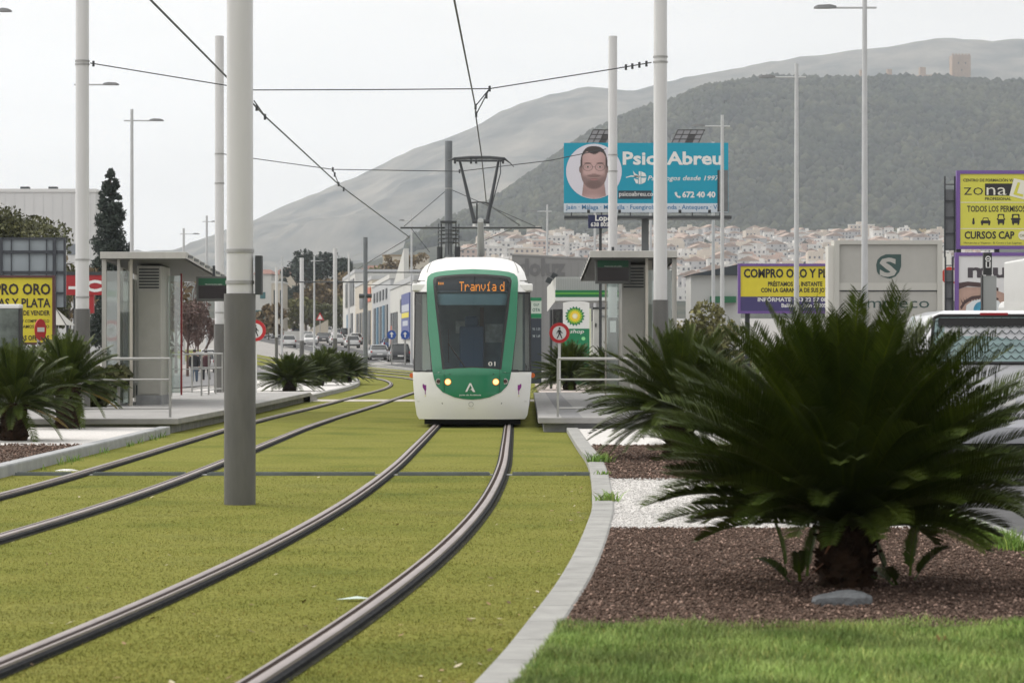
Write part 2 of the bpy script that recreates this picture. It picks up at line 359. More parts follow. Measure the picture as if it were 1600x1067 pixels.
def rail(fc, off, side, label):
    f = lambda Y: fc(Y)
    path = []
    for Y in np.concatenate([np.arange(5, 60, .4), np.arange(60, 140, 1.0), np.arange(140, 325, 4)]):
        h = .5; d = (f(Y+h)-f(Y-h))/(2*h); n = math.hypot(1, d)
        X = f(Y)+off/n; Yy = Y-off*d/n
        path.append(Vector((X, Yy, TZ(X, Yy))))
    g = side                                     # +1: groove lies on the +u side of the head
    t = thing('tram_rail', label, 'rail', path[0], 0, 'four grooved tram rails in the lawn')
    lp = [p-path[0] for p in path]
    def P(a): return [(u*g, z) for u, z in a] if g > 0 else [(u*g, z) for u, z in a][::-1]
    sweep(lp, P([(-.048, .02), (-.044, .052), (-.036, .056), (.006, .056), (.012, .052), (.012, .03)]), MB(), [0]*5).build('rail_head', M_railhead, t, True)
    sweep(lp, P([(.0125, .044), (.0525, .044)]), MB(), [0]).build('groove', M_groove, t)
    sweep(lp, P([(.052, .03), (.052, .051), (.071, .051), (.073, .02)]), MB(), [0]*3).build('guard_lip', M_railhead, t)
    sweep(lp, P([(-.078, -.02), (-.074, .026), (-.049, .036), (-.049, .0)]), MB(), [0]*3).build('rubber_strip', M_rubber, t)
    sweep(lp, P([(.0735, .0), (.0735, .036), (.096, .026), (.100, -.02)]), MB(), [0]*3).build('rubber_strip', M_rubber, t)
HG = .735
rail(TR1, -HG, 1, 'grooved rail under the left wheels of the tram')
rail(TR1, HG, -1, 'grooved rail under the right wheels of the tram, nearest the foreground cycad')
rail(TR2, -HG, 1, 'grooved rail of the empty track, beside the kerb of the left flower bed')
rail(TR2, HG, -1, 'grooved rail of the empty track, beside the big dark-footed pole')
# dark gap strips along the rails, painting in the shadow at the turf edge
def gap(fc, off, label):
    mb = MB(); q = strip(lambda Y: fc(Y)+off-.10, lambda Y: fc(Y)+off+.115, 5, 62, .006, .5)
    return struct(q.build('shade_gap', mat('gap_shade', (.03, .03, .022), .95, var=.5, vscale=6)))
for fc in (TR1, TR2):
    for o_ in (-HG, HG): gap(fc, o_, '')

# cross drain
t = thing('drain_channel', 'narrow steel grated drain running across both tracks', 'drain', (0, 36.6, 0))
mb = MB(); mb.bb(-6.4, 1.15, -.09, .09, -.05, .012); mb.build('channel', M_concdark, t)
mb = MB()
for i in range(250):
    x = -6.3+i*.0297
    if min(abs(x-TR1(36.6)-HG), abs(x-TR1(36.6)+HG), abs(x-TR2(36.6)-HG), abs(x-TR2(36.6)+HG)) > .15: mb.bb(x, x+.017, -.08, .08, .0125, .034)
for a, b in ((-6.38, TR2(36.6)-HG-.15), (TR2(36.6)-HG+.15, TR2(36.6)+HG-.15), (TR2(36.6)+HG+.15, TR1(36.6)-HG-.15), (TR1(36.6)-HG+.15, TR1(36.6)+HG-.15), (TR1(36.6)+HG+.15, 1.1)):
    mb.bb(a, b, -.1, -.081, -.02, .04); mb.bb(a, b, .081, .1, -.02, .04)
mb.build('grate', mat('drain_steel', (.16, .18, .19), .5, .4, var=.2), t)
# foot crossing behind the stop
struct(MB().bb(-6.6, 3.0, 82.6, 85.4, -.02, .012).build('path', mat('crossing_slabs', (.46, .43, .38), .8, var=.1)))

# right bed: kerb, gravel bands, lawn
KL = [G(px, py, .09) for px, py in ((884, 666), (902, 695), (917, 717), (922, 735), (925, 770), (924, 795), (917, 815), (903, 848), (885, 882), (860, 920), (831, 957), (790, 1008), (740, 1062), (660, 1145), (560, 1250))][::-1]
KX = smoothpath([(p.y, p.x) for p in KL])
prof = [(-.0, -.05), (0, .075), (.015, .09), (.205, .09), (.22, .08), (.22, -.05)]
kb = MB(); Y_ = 9.5
while Y_ < 54.3:
    Y2 = min(54.3, Y_+1.0); sweep([Vector((KX(q), q, 0)) for q in np.linspace(Y_, Y2-.010, 5)], prof, kb, [0]*5); Y_ = Y2
    for q, nrm in ((Y2-.010, 1), (Y2, -1)):
        if q < 54.25: kb.add([(KX(q)+u_, q-.0004*nrm, z_) for u_, z_ in prof], [tuple(range(6))])
struct(kb.build('kerb', M_conc))
struct(sweep([Vector((4.16, Y, 0)) for Y in np.linspace(5, 110, 40)], [(-.12, -.05), (-.12, .09), (.12, .09), (.12, -.05)], MB(), [0]*3).build('kerb', M_conc))
def band(Y0, Y1, m, z=.07, wob=.0):
    mb = MB(); vs = []; fs = []; nY = max(3, int((Y1-Y0)/.35)); nX = 16
    for i in range(nY+1):
        for k in range(nX+1):
            Y = Y0+(Y1-Y0)*i/nY; a = KX(Y)+.2; b = 4.06; X = a+(b-a)*k/nX
            zz = z+.006*math.sin(X*3.1+Y*1.7)*math.sin(Y*2.3-X) if 0 < k < nX else z
            Yw = Y+(wob*(math.sin(X*2.7)+.5*math.sin(X*6.1+1)) if i in (0, nY) else 0)
            vs.append((X, Yw, zz))
    fs = [(i*(nX+1)+k, i*(nX+1)+k+1, (i+1)*(nX+1)+k+1, (i+1)*(nX+1)+k) for i in range(nY) for k in range(nX)]
    return struct(mb.add(vs, fs).build('gravel_bed', m, None, True))
band(45, 54.3, M_whitegravel, .07); band(34, 45.25, M_redgravel, .078, .15); band(24.7, 34.2, M_whitegravel, .07, .1)
band(16.1, 24.9, M_redgravel, .08, .12); band(5, 16.4, M_soil, .075, 0)

def stones(n, fx, Y0, Y1, r0, r1, m, name, label, z=.085, tint=(.5, 1.5), pale=.06):
    oct_v = np.array([(1,0,0),(-1,0,0),(0,1,0),(0,-1,0),(0,0,1),(0,0,-1)], float); oct_f = np.array([(0,2,4),(2,1,4),(1,3,4),(3,0,4),(2,0,5),(1,2,5),(3,1,5),(0,3,5)])
    P = []; 
    while len(P) < n:
        Y = Y0+(Y1-Y0)*random.random()**1.3; a, b = fx(Y); P.append((a+(b-a)*random.random(), Y, z+random.random()*.012))
    P = np.array(P); rr = RNG.uniform(r0, r1, n); V = oct_v[None]*RNG.uniform(.6, 1.25, (n, 6, 1))*rr[:, None, None]*np.array([1, 1, .7])
    ang = RNG.uniform(0, 6.28, n); c, s_ = np.cos(ang), np.sin(ang); V = np.stack([V[..., 0]*c[:, None]-V[..., 1]*s_[:, None], V[..., 0]*s_[:, None]+V[..., 1]*c[:, None], V[..., 2]], -1)+P[:, None]
    tn = RNG.uniform(*tint, n); tn[RNG.random(n) < pale] = 3.2
    T = np.repeat(tn, 6)[:, None]*np.ones(3)
    o = npmesh(name, V.reshape(-1, 3), (oct_f[None]+np.arange(n)[:, None, None]*6).reshape(-1, 3), m, None, T)
    return tag(o, label, 'gravel', None, 'stuff')
stones(42000, lambda Y: (KX(Y)+.23, 4.03), 16.15, 24.9, .006, .016, M_redstone, 'gravel', 'dark red volcanic gravel around the foreground cycad', .083)
stones(5000, lambda Y: (KX(Y)+.23, 4.03), 34, 45.2, .012, .026, M_redstone, 'gravel', 'far band of dark red volcanic gravel along the right kerb', .083)
stones(16000, lambda Y: (KX(Y)+.23, 4.03), 24.8, 34.1, .006, .015, M_whitestone, 'gravel', 'white gravel band behind the foreground cycad', .075, (.75, 1.2), 0)
stones(2600, lambda Y: (-10, -6.6), 36, 44, .012, .028, M_redstone, 'gravel', 'dark red gravel corner of the left flower bed', .14)

def blades(P, h0, h1, wdt, m, name, label, lean=.5, base=None):
    n = len(P); P = np.asarray(P); a = RNG.uniform(0, 6.28, n); h = RNG.uniform(h0, h1, n); h = h*(1+.35*np.sin(P[:, 0]*5.3+P[:, 1]*2.2)*np.sin(P[:, 1]*6.1-P[:, 0])); ln = RNG.uniform(.1, lean, n)*h; la = RNG.uniform(0, 6.28, n)
    dx = np.stack([np.cos(a), np.sin(a), np.zeros(n)], -1)*wdt/2
    top = P+np.stack([np.cos(la)*ln, np.sin(la)*ln, h], -1); mid = P+np.stack([np.cos(la)*ln*.3, np.sin(la)*ln*.3, h*.55], -1)
    V = np.stack([P-dx, P+dx, mid+dx*.7, mid-dx*.7, top], 1).reshape(-1, 3)
    i = np.arange(n)[:, None]*5; F = np.concatenate([i+np.array([[0, 1, 2]]), i+np.array([[0, 2, 3]]), i+np.array([[3, 2, 4]])])
    pt = .8+.35*np.sin(P[:, 0]*2.1+1.7*np.sin(P[:, 1]*1.3))*np.sin(P[:, 1]*2.9+np.sin(P[:, 0]*3.7)); tn = np.repeat(RNG.uniform(.55, 1.45, n)*(1 if name != 'grass' or h1 < .02 else pt+.2), 5)[:, None]*np.ones(3)
    dry = np.repeat(RNG.random(n) < .06, 5); tn[dry] *= np.array([1.5, 1.1, 1.2])
    return tag(npmesh(name, V, F, m, None, tn), label, 'grass', None, 'stuff')
P = []
while len(P) < 85000:
    Y = 13+3.75*random.random(); X = KX(Y)+.2+(4.06-KX(Y)-.2)*random.random()
    edge = 16.3+.10*math.sin(X*3)+.06*math.sin(X*9)
    if Y < edge or (Y < edge+.2 and random.random() < .12): P.append((X, Y, .075))
blades(P, .018, .06, .006, M_grass, 'grass', 'bright green lawn in front of the foreground cycad', .8)
P = []
def railclear(X, Y):
    for fc in (TR1, TR2):
        for o_ in (-HG, HG):
            d = abs(X-fc(Y)-o_)
            if d < .092: return False
    return True
while len(P) < 120000:
    Y = 13+26*random.random()**1.5; X0 = -Y*.185; X = X0+(KX(Y)-X0)*random.random()
    if X < -6.4 and Y > 30: continue
    if railclear(X, Y) and abs(Y-36.6) > .13: P.append((X, Y, 0))
blades(P, .005, .014, .0045, M_lawnblade, 'grass', 'short yellow-green turf between and beside the tram rails', 1.0)
P = []
for k in range(4700):                     # weeds along the right-hand kerb and stray tufts at the left kerbs
    if k < 4200:
        Y = 21.5+7.5*random.random(); X = 3.93+random.gauss(0, .055)
        if math.sin(Y*2.3)+math.sin(Y*5.1) > -.5: P.append((X, Y, .08))
    else:
        Y = 38+14*random.random(); 
        if math.sin(Y*1.9)+math.sin(Y*4.3+1) > .2: P.append((-6.34+abs(random.gauss(0, .06)), Y, 0))
blades(P, .04, .14, .012, mat('weed', (.12, .24, .03), .7, col2=(.22, .34, .06), vscale=3, attr=True), 'weeds', 'light green weeds growing along the kerbs', .9)
def tuft(loc, n, r, h, label):
    Q = np.array([(loc[0]+random.gauss(0, r/2), loc[1]+random.gauss(0, r/2), loc[2]) for _ in range(n)])
    o = blades(Q, h*.5, h, .02, MATS['weed'], 'weed_tuft', label, 1.3); del o['kind']; o['category'] = 'weed'; return o
tuft(G(938, 722, .08), 110, .16, .16, 'larger bright green weed tuft overhanging the pale kerb beside dark red gravel')
tuft(G(950, 783, .08), 60, .10, .12, 'small weed tuft on the kerb next to white gravel')
tuft(G(943, 742, .08), 30, .09, .10, 'tiny weed tuft in the dark red gravel by the kerb')
# small litter
mb = MB(); mb.add([(-.12, 0, .012), (.0, -.03, .02), (.12, .03, .016), (.02, .05, .03), (-.05, .04, .012)], [(0, 1, 3, 4), (1, 2, 3)])
tag(mb.build('paper_scrap', mat('pale_plastic', (.5, .6, .55), .5), None, False, 0, G(553, 939)), 'pale torn scrap of plastic lying by the rail in the foreground', 'litter')
mb = MB(); mb.add([(-.045, 0, .055), (0, -.02, .06), (.045, .01, .058), (.02, .02, .095), (0, .0, .075), (-.025, .02, .10)], [(0, 1, 4, 5), (1, 2, 3, 4)])
tag(mb.build('dry_leaf', mat('dry_leaf', (.20, .07, .025), .8, var=.4, vscale=30), None, False, 0, G(1472, 1000, .1)-Vector((0, 0, .07))), 'orange-brown fallen leaf on the bright lawn', 'leaf')
P = []
while len(P) < 150:
    Y = 14+24*random.random()**1.4; X = random.uniform(-Y*.18, KX(Y)-.03) if random.random() < .5 else KX(Y)-abs(random.gauss(.05, .22))
    if railclear(X, Y): P.append((X, Y, .012))
P = np.array(P); n = len(P); a = RNG.uniform(0, 6.28, n); L_ = RNG.uniform(.010, .034, n)[:, None]; d1 = np.stack([np.cos(a), np.sin(a), RNG.uniform(-.1, .5, n)], -1)*L_; d2 = np.stack([-np.sin(a), np.cos(a), RNG.uniform(-.2, .2, n)], -1)*L_*.5
V = np.stack([P-d1, P-d2, P+d1, P+d2], 1).reshape(-1, 3); F = np.arange(n)[:, None]*4+np.array([[0, 1, 2, 3]])
T = np.repeat(np.where(RNG.random(n)[:, None] < .45, np.array([[1.9, 1.9, 1.7]]), RNG.uniform(.25, 1.1, n)[:, None]*np.array([[1.1, .8, .5]])), 4, 0)
tag(npmesh('leaf_litter', V, F, mat('leaf_litter', (.26, .23, .18), .9, var=.2, attr=True), None, T), 'small dry leaves and scraps scattered over the tram lawn', 'leaves', None, 'stuff')
def rock(name, loc, d, m, label, cat='rock', seed=1):
    bm = bmesh.new(); bmesh.ops.create_icosphere(bm, subdivisions=3, radius=1); rr = random.Random(seed)
    ph = [rr.uniform(0, 6) for _ in range(6)]
    for v in bm.verts:
        k = 1+.12*math.sin(v.co.x*4+ph[0])+.12*math.sin(v.co.y*5+ph[1])+.1*math.sin(v.co.z*6+ph[2]); v.co = Vector((v.co.x*d[0]*k, v.co.y*d[1]*k, max(-.3, v.co.z)*d[2]*k))
    me = bpy.data.meshes.new(name); bm.to_mesh(me); bm.free(); me.materials.append(m); o = bpy.data.objects.new(name, me); COL.objects.link(o); o.location = loc
    return tag(o, label, cat)
rock('stone', G(1318, 945, .08), (.22, .1, .09), mat('grey_stone', (.15, .16, .17), .8, var=.3, vscale=8, bump=.3), 'long grey stone at the foot of the foreground cycad')
rock('leaf_scrap', G(105, 735, .0), (.16, .10, .018), M_signwhite, 'white crumpled litter beside the left rail near the drain', 'litter', 3)

# left bed
t = strip(lambda Y: -12.5, lambda Y: -6.5, 43.8, 53.0, .13, 1, 8); struct(t.build('gravel_bed', M_whitegravel))
t = strip(lambda Y: -12.5, lambda Y: -6.5, 20, 43.8, .132, 1, 8); struct(t.build('gravel_bed', M_redgravel))
struct(sweep([Vector((-6.52+.004*(Y-40), Y, 0)) for Y in np.linspace(20, 53.0, 20)], [(-.09, -.05), (-.09, .15), (.09, .15), (.1, .13), (.1, -.05)], MB(), [0]*4).build('kerb', mat('kerb_pale', (.36, .37, .38), .75, var=.14, vscale=3)))
struct(strip(lambda Y: MED(Y)-8.5 , lambda Y: MED(Y)-3.75, 86, 128, .10, 2).build('gravel_bed', M_whitegravel))
struct(sweep(pathfrom(lambda Y: MED(Y)-3.75, 86, 128, 2), [(-.1, -.05), (-.1, .13), (.1, .13), (.1, -.05)], MB(), [0]*3).build('kerb', M_conc))
struct(MB().bb(.9, 4.0, 84, 112, -.05, .10).build('gravel_bed', mat('far_bed', (.30, .24, .21), .9, col2=(.55, .52, .5), vscale=.5)))

# ------------------------------------------------------------------ platforms, railings, shelters
def platform(X0, X1, Y0, Y1, edge, label, pts=None):
    t = thing('tram_platform', label, 'platform', (0, 0, 0)); 
    mb = MB(); outl = pts or [(X0, Y0), (X1, Y0), (X1, Y1), (X0, Y1)]
    n = len(outl); cx = sum(p[0] for p in outl)/n; cyy = sum(p[1] for p in outl)/n
    vs = [(x, y, z) for z in (.17, .28) for x, y in outl]
    mb.add(vs, [tuple(range(n))[::-1], tuple(range(n, 2*n))]+[(i, (i+1) % n, n+(i+1) % n, n+i) for i in range(n)]); mb.build('slab', M_conc2, t, False, .01)
    mb = MB(); ins = [(x+(cx-x)*.06, y+(cyy-y)*.015) for x, y in outl]
    mb.add([(x, y, z) for z in (-.06, .1695) for x, y in ins], [(i, (i+1) % n, n+(i+1) % n, n+i) for i in range(n)]); mb.build('base_wall', M_concdark, t)
    return t
pl = platform(0, 0, 0, 0, 0, 'grey stone tram platform beneath the left shelter', [(-6.30, 53.6), (-6.12, 60), (-5.82, 82), (-12.5, 82), (-12.5, 53.2)])
mb = MB()
for y in np.arange(55, 82, 1.2): mb.bb(-12, -6.45+.012*(y-54), y, y+.012, .2795, .2812)
mb.bb(-9, -8.98, 54, 81.9, .2795, .2812); mb.build('paving_joint', mat('joint', (.2, .2, .2), .9), pl)
pr = platform(0, 0, 0, 0, 0, 'grey stone tram platform to the right of the tram', [(.50, 54.2), (4.0, 54.2), (4.0, 82), (.62, 82)])
mb = MB(); mb.bb(.95, 1.35, 54.25, 81.9, .2795, .2815); mb.build('tactile_strip', mat('dark_paving', (.2, .2, .205), .8), pr)
mb = MB()
for y in np.arange(55.4, 82, 1.2): mb.bb(.7, 3.9, y, y+.015, .2795, .2812)
mb.build('paving_joint', MATS['joint'], pr)
# platform ramp at the far end of the left platform
struct(MB().add([(-5.82, 82.02, .28), (-12.4, 82.02, .28), (-12.4, 85, .02), (-5.8, 85, .02), (-5.82, 82.02, -.05), (-12.4, 82.02, -.05), (-12.4, 85, -.05), (-5.8, 85, -.05)], [(0, 3, 2, 1), (0, 4, 7, 3), (1, 2, 6, 5), (3, 7, 6, 2)]).build('path', M_conc2))

def railing(pts, label, heights=(.17, .72, 1.12), r=.027, postevery=1.6, z=.28):
    pts = [Vector(p) for p in pts]; t = thing('railing', label, 'railing', pts[0]); o = pts[0]
    for h in heights:
        MB().tube([p-o+Vector((0, 0, h)) for p in pts], r if h == heights[-1] else r*.7, 8).build('rail_bar', M_steel, t, True)
    for a, b in zip(pts[:-1], pts[1:]):
        L = (b-a).length; n = max(1, round(L/postevery))
        for i in range(n+1):
            if i == 0 and a is not pts[0]: continue
            p = a.lerp(b, i/n)-o; MB().bb(p.x-.022, p.x+.022, p.y-.03, p.y+.03, 0, heights[-1]+.004).build('post', M_steel, t)
    return t
railing([(.88, 54.6, .28), (3.7, 54.6, .28)], 'steel railing across the near end of the right platform')
railing([(-9.9, 54.5, .28), (-6.55, 54.5, .28)], 'steel railing across the near end of the left platform, behind the two cycads', postevery=1.5)
railing([(-9.1, 76, .28), (-8.35, 76.5, .28), (-8.3, 81.5, .28), (-9.2, 81.8, .28)], 'farther steel railing beyond the left shelter, below the striding pedestrians', (.12, .72, 1.12), r=.02, postevery=1.7)

M_sheltermetal = mat('shelter_metal', (.46, .45, .42), .45, .2, var=.1, vscale=2, stretch=(2, 2, .4))
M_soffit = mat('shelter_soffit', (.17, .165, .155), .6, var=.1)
M_cream = mat('shelter_cream', (.47, .44, .38), .5, var=.06)
def shelter(loc, sx, label, ad):
    t = thing('tram_shelter', label, 'shelter', loc)        # sx=+1: open side towards +x (left shelter)
    X = lambda a, b: (min(a*sx, b*sx), max(a*sx, b*sx))
    mb = MB(); L = 9.0
    def rz(y): return 3.47-.036*y
    x0, x1 = X(-.97, .97); th = .15
    mb.add([(x0, 0, rz(0)-th), (x1, 0, rz(0)-th), (x1, L, rz(L)-th), (x0, L, rz(L)-th), (x0, 0, rz(0)), (x1, 0, rz(0)), (x1, L, rz(L)), (x0, L, rz(L))],
           [(4, 5, 6, 7), (0, 1, 5, 4), (1, 2, 6, 5), (2, 3, 7, 6), (3, 0, 4, 7)])
    rf = mb.build('roof', M_sheltermetal, t, False, .01)
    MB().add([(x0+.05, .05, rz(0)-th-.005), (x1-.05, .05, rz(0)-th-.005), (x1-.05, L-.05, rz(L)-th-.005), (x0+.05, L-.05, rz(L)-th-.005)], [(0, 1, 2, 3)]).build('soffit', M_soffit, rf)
    mb = MB()
    for k in range(7): mb.bb(*X(.95, .98), .4+k*1.2, 1.3+k*1.2, rz(.8+k*1.2)-.09, rz(.8+k*1.2)-.03)
    mb.build('edge_trim', M_darkmetal, rf)
    a, b = X(-.97, -.93)
    for k in range(3):                                       # glazed back
        MB().bb((a+b)/2-.006, (a+b)/2+.006, .5+k*2.7, 3.1+k*2.7, .08, 3.1-.036*(.5+k*2.7)).build('back_glass', M_glass, t)
    for y in (.35, .42+2.7, .42+5.4, 8.5):
        MB().bb(*X(-.98, -.88), y, y+.07, 0, rz(y)-th).build('frame_post', M_sheltermetal, t)
    # end screen of glass in two leaves
    for u0, u1 in ((-.90, -.62), (-.56, -.34)):
        MB().bb(*X(u0, u1), .30, .315, .06, 3.05).build('end_glass', M_glass, t)
    for u in (-.93, -.62, -.34): MB().bb(*X(u, u+.06), .27, .35, 0, rz(.3)-th).build('frame_post', M_cream if u == -.34 else M_sheltermetal, t)
    blk = MB().bb(*X(-.34, .20), 1.6, 3.4, .02, 3.2).build('service_block', M_sheltermetal, t, False, .01)
    MB().bb(*X(-.30, .16), 1.57, 1.597, .25, 2.6).build('door', mat('shelter_door', (.44, .43, .39), .5, var=.06), blk)
    mb = MB()
    for k in range(7): mb.bb(*X(-.30, .16), 1.575, 1.597, 2.68+k*.07, 2.715+k*.07)
    mb.build('louvre', M_darkmetal, blk)
    MB().bb(*X(-.36, .22), 1.55, 3.45, 0, .22).build('plinth', M_concdark, blk)
    MB().bb(*X(-.46, -.37), .9, 1.0, 0, rz(1)-th).build('frame_post', M_cream, t)
    p = MB().bb(*X(.22, .50), 2.9, 2.96, .25, 3.0).build('poster_panel', M_glass, t)
    MB().bb(*X(.505, .54), 2.88, 2.98, .2, 3.05).build('panel_edge', mat('edge_red', (.28, .025, .03), .5) if ad else M_cream, p)
    b_ = MB().bb(*X(-.85, -.45), 3.9, 5.7, .42, .47).build('bench', M_sheltermetal, t)
    for y in (4.1, 5.4): MB().bb(*X(-.7, -.62), y, y+.07, 0, .42).build('leg', M_darkmetal, b_)
    # camera dome under the roof
    MB().rings([[(.0*sx+r*math.cos(q), 2.3+r*math.sin(q), 3.16-dz) for q in np.linspace(0, 6.283, 13)[:-1]] for r, dz in ((.07, 0), (.075, .05), (.05, .1), (.01, .12))]).build('lamp_dome', M_signwhite, t, True)
    return t
def display(loc, label, wd=.80, h=.58):
    t = thing('display_board', label, 'display', loc)
    MB().bb(-wd/2, wd/2, 0, .22, 0, h).build('case', mat('display_case', (.12, .125, .12), .5, .2), t, False, .01)
    MB().bb(-wd/2+.05, wd/2-.05, -.006, .004, .06, h*.62).build('screen', mat('display_screen', (.012, .006, .008), .2), t)
    MB().bb(-wd/2+.05, wd/2-.05, -.006, .004, h*.64, h-.05).build('green_band', mat('display_green', (.008, .10, .045), .4), t)
    mb = textmesh([('TRANVÍA DE JAÉN', 0, h*.645, .03, wd*.5, 'C', .0, -.008)], MB()); mb.build('lettering', M_signwhite, t)
    MB().bb(-.03, .03, .08, .14, h, h+.25).build('hanger', M_darkmetal, t)
    return t
shelter((-8.30, 64.0, .28), 1, 'glazed tram shelter on the left platform with a sloping flat roof and red-edged panel', True)
shelter((2.70, 63.2, .28), -1, 'tram shelter on the right platform, half hidden by a pole and the cycads', False)
display((-6.98, 66.5, 2.68), 'black display board with a green top hanging from the left shelter roof')
display((2.28, 64.2, 3.04), 'black display board with a green top hanging from the right shelter roof')

# ------------------------------------------------------------------ poles
def catpole(X, Y, top, dark, label, z=0., r=.14, rd=.166, bands=(), grey=False, grp='catenary poles beside the tracks'):
    t = thing('catenary_pole', label, 'pole', (X, Y, z), 0, grp)
    if grey: MB().cyl((0, 0, -.3), (0, 0, top), r, r*.96, 24).build('shaft', M_polegrey, t, True)
    else:
        MB().cyl((0, 0, dark+.002), (0, 0, top), r, r*.97, 28).build('shaft', M_pole, t, True)
        MB().cyl((0, 0, -.3), (0, 0, dark), rd, rd, 28).build('painted_foot', M_poledark, t, True)
    for b in bands: MB().cyl((0, 0, b-.018), (0, 0, b+.018), r+.012, r+.012, 24).build('clamp_band', M_steel, t, True)
    return t
pA = catpole(-2.87, 30.0, 11.0, 2.22, 'thick near catenary pole with a dark grey foot standing in the turf between the tracks', bands=(2.34, 2.67, 6.2, 6.45))
pB = catpole(-9.20, 60.9, 11.5, 2.15, 'white catenary pole with a dark foot standing beside the left shelter, behind the cycads', .05+.23, bands=(3.2, 3.1-.7, 7.38, 7.45), r=.145)
pC = catpole(-8.95, 87, 11.0, 2.2, 'white catenary pole with a dark foot beyond the left shelter, its top in view', .08, bands=(1.95+.6, 6.5, 7.4))
pD = catpole(3.14, 60.2, 11.5, 2.33, 'white catenary pole with a dark foot in front of the right shelter', .28, bands=(7.36, 7.47), r=.145)
pE = catpole(3.10, 87.5, 11.05, 2.4, 'white catenary pole in front of the turquoise billboard, its top in view', .08, bands=(6.9, 7.4))
MB().bb(-.09, .09, -.185, -.16, 1.95, 2.3).build('notice', M_signwhite, pE)
MB().bb(.165, .235, -.06, .10, 2.21, 2.62).build('equipment_box', mat('box_dark', (.04, .045, .05), .5), pA)
# centre pole with twin arms and weights
pF = catpole(-2.34, 105, 9.15, 0, 'dark grey centre mast with two cantilever arms behind the tram', 0, grey=True, r=.145, bands=(7.4,))
az = 5.95
MB().tube([(-1.78, 0, az), (3.45, 0, az+.0)], .035).build('cantilever_arm', M_darkmetal, pF, True)
for x in (-1.65, 3.2): MB().tube([(0, 0, 7.4), (x, 0, az+.05)], .012).build('stay', M_wire, pF)
for x in (-1.4, .0): MB().tube([(x if x else .4, 0, az), (x*.5, 0, az-.9)], .012).build('stay', M_wire, pF)
mb = MB()
for z in (5.4, 5.55, 5.7, 5.85): mb.tube([(.38*math.cos(a), .38*math.sin(a), z) for a in np.linspace(0, 6.283, 17)], .02, 6)
for a in np.linspace(0, 6.283, 9)[:-1]: mb.tube([(.38*math.cos(a), .38*math.sin(a), 4.95), (.38*math.cos(a), .38*math.sin(a), 6.1)], .018, 6)
mb.build('wheel_cage', M_darkmetal, pF)
for x in (-.33, .33): MB().cyl((x, 0, 4.75), (x, 0, 5.25), .11, .11, 12).build('tension_weight', M_darkmetal, pF, True)
MB().bb(-.3, .3, -.2, .2, 6.12, 6.2).build('bracket_plate', M_darkmetal, pF)
def farpole(px, Y, top, wpx, label, grey=False, zb=None, arms=False):
    X = (px-800)*Y/FPX; z = TZ(X, Y) if zb is None else zb
    H = CAMZ-(top-HZ)*Y/FPX-z; r = wpx*Y/FPX/2
    t = catpole(X, Y, H, min(2.2, H*.3), label, z, r=r, rd=r*1.1, grey=grey, grp='far catenary masts along the curve')
    if arms:
        MB().tube([(-2.6, 0, H*.72), (2.4, 0, H*.72)], .05).build('cantilever_arm', M_darkmetal, t)
    return t
fp = farpole(571, 157, 371, 7, 'dark grey mast standing at the tip of the far cycads, where the track bends', True)
MB().tube([(0, 0, 5.6), (3.2, 0, 5.6)], .03).build('cantilever_arm', M_darkmetal, fp)
MB().tube([(0, 0, 3.6+1.3), (3.2, 0, 4.9)], .02).build('cantilever_arm', M_darkmetal, fp)
MB().cyl((-.35, 0, 4.3), (.35, 0, 4.3), .12, .12, 10).build('tension_weight', M_darkmetal, fp)
farpole(523.5, 204, 388, 6.5, 'pale mast in front of the brown trees, tallest of the far row', arms=True)
farpole(471.5, 227, 403, 6.5, 'pale mast left of the brown trees above the white cars')
farpole(432, 262, 418, 4.5, 'slim pale mast nearest the thick near pole, above the rear of a white car')
farpole(545, 268, 396, 3, 'thinnest pale mast of the far row, beside the grey-fronted shops')

def lamp(px, Y, top, arm_dir, label, z=0., L=2.2, grp='single-arm street lamps along the road', r=.085):
    X = (px-800)*Y/FPX; z = TZ(X, Y); H = CAMZ-(top-HZ)*Y/FPX-z
    t = thing('street_lamp', label, 'street lamp', (X, Y, z), 0, grp)
    MB().cyl((0, 0, -.2), (0, 0, H), r*1.25, r*.8, 14).build('post', M_lamp, t, True)
    ah = H-.5
    MB().tube([(-.35*arm_dir, 0, ah), (L*.62*arm_dir, 0, ah)], .032, 8).build('arm', M_lamp, t, True)
    mb = MB(); d = arm_dir; x0, x1 = L*.56*d, L*d
    sec = lambda x, w, h: [(x, -w, ah-.02), (x, w, ah-.02), (x, w*.8, ah+h), (x, -w*.8, ah+h)]
    mb.rings([sec(x0, .06, .05), sec(x0+.2*d, .15, .09), sec(x1-.1*d, .15, .07), sec(x1, .08, .02)] if d > 0 else [sec(x1, .08, .02), sec(x1-.1*d, .15, .07), sec(x0+.2*d, .15, .09), sec(x0, .06, .05)])
    mb.build('lamp_head', mat('lamp_head_grey', (.2, .205, .21), .45, .2), t)
    return t
lamp(1351, 84, -14, -1, 'tall street lamp rising behind the white box sign with the green logo', L=1.5)
lamp(1244.5, 105, 100, -1, 'street lamp in front of the right-hand yellow and purple gold-buying sign', L=1.4)
lamp(1128.5, 128, 180, -1, 'street lamp overlapping the right edge of the turquoise billboard', L=1.4)
lamp(1114.5, 146, 222, -1, 'street lamp just left of the billboard edge, arm crossing its lettering', L=1.3)
lamp(1016.5, 168, 263, -1, 'street lamp before the middle of the billboard, hugging the thick white pole', L=1.3)
lamp(929.5, 188, 293, -1, 'street lamp in front of the portrait on the billboard', L=1.4)
lamp(855, 212, 320, -1, 'street lamp rising over the grey wall just right of the tram', L=1.3)
lamp(643, 228, 335, -1, 'white street lamp just left of the tram roof', L=1.0)
lamp(754, 246, 345, -1, 'white street lamp behind the lower pantograph arm', L=1.0)
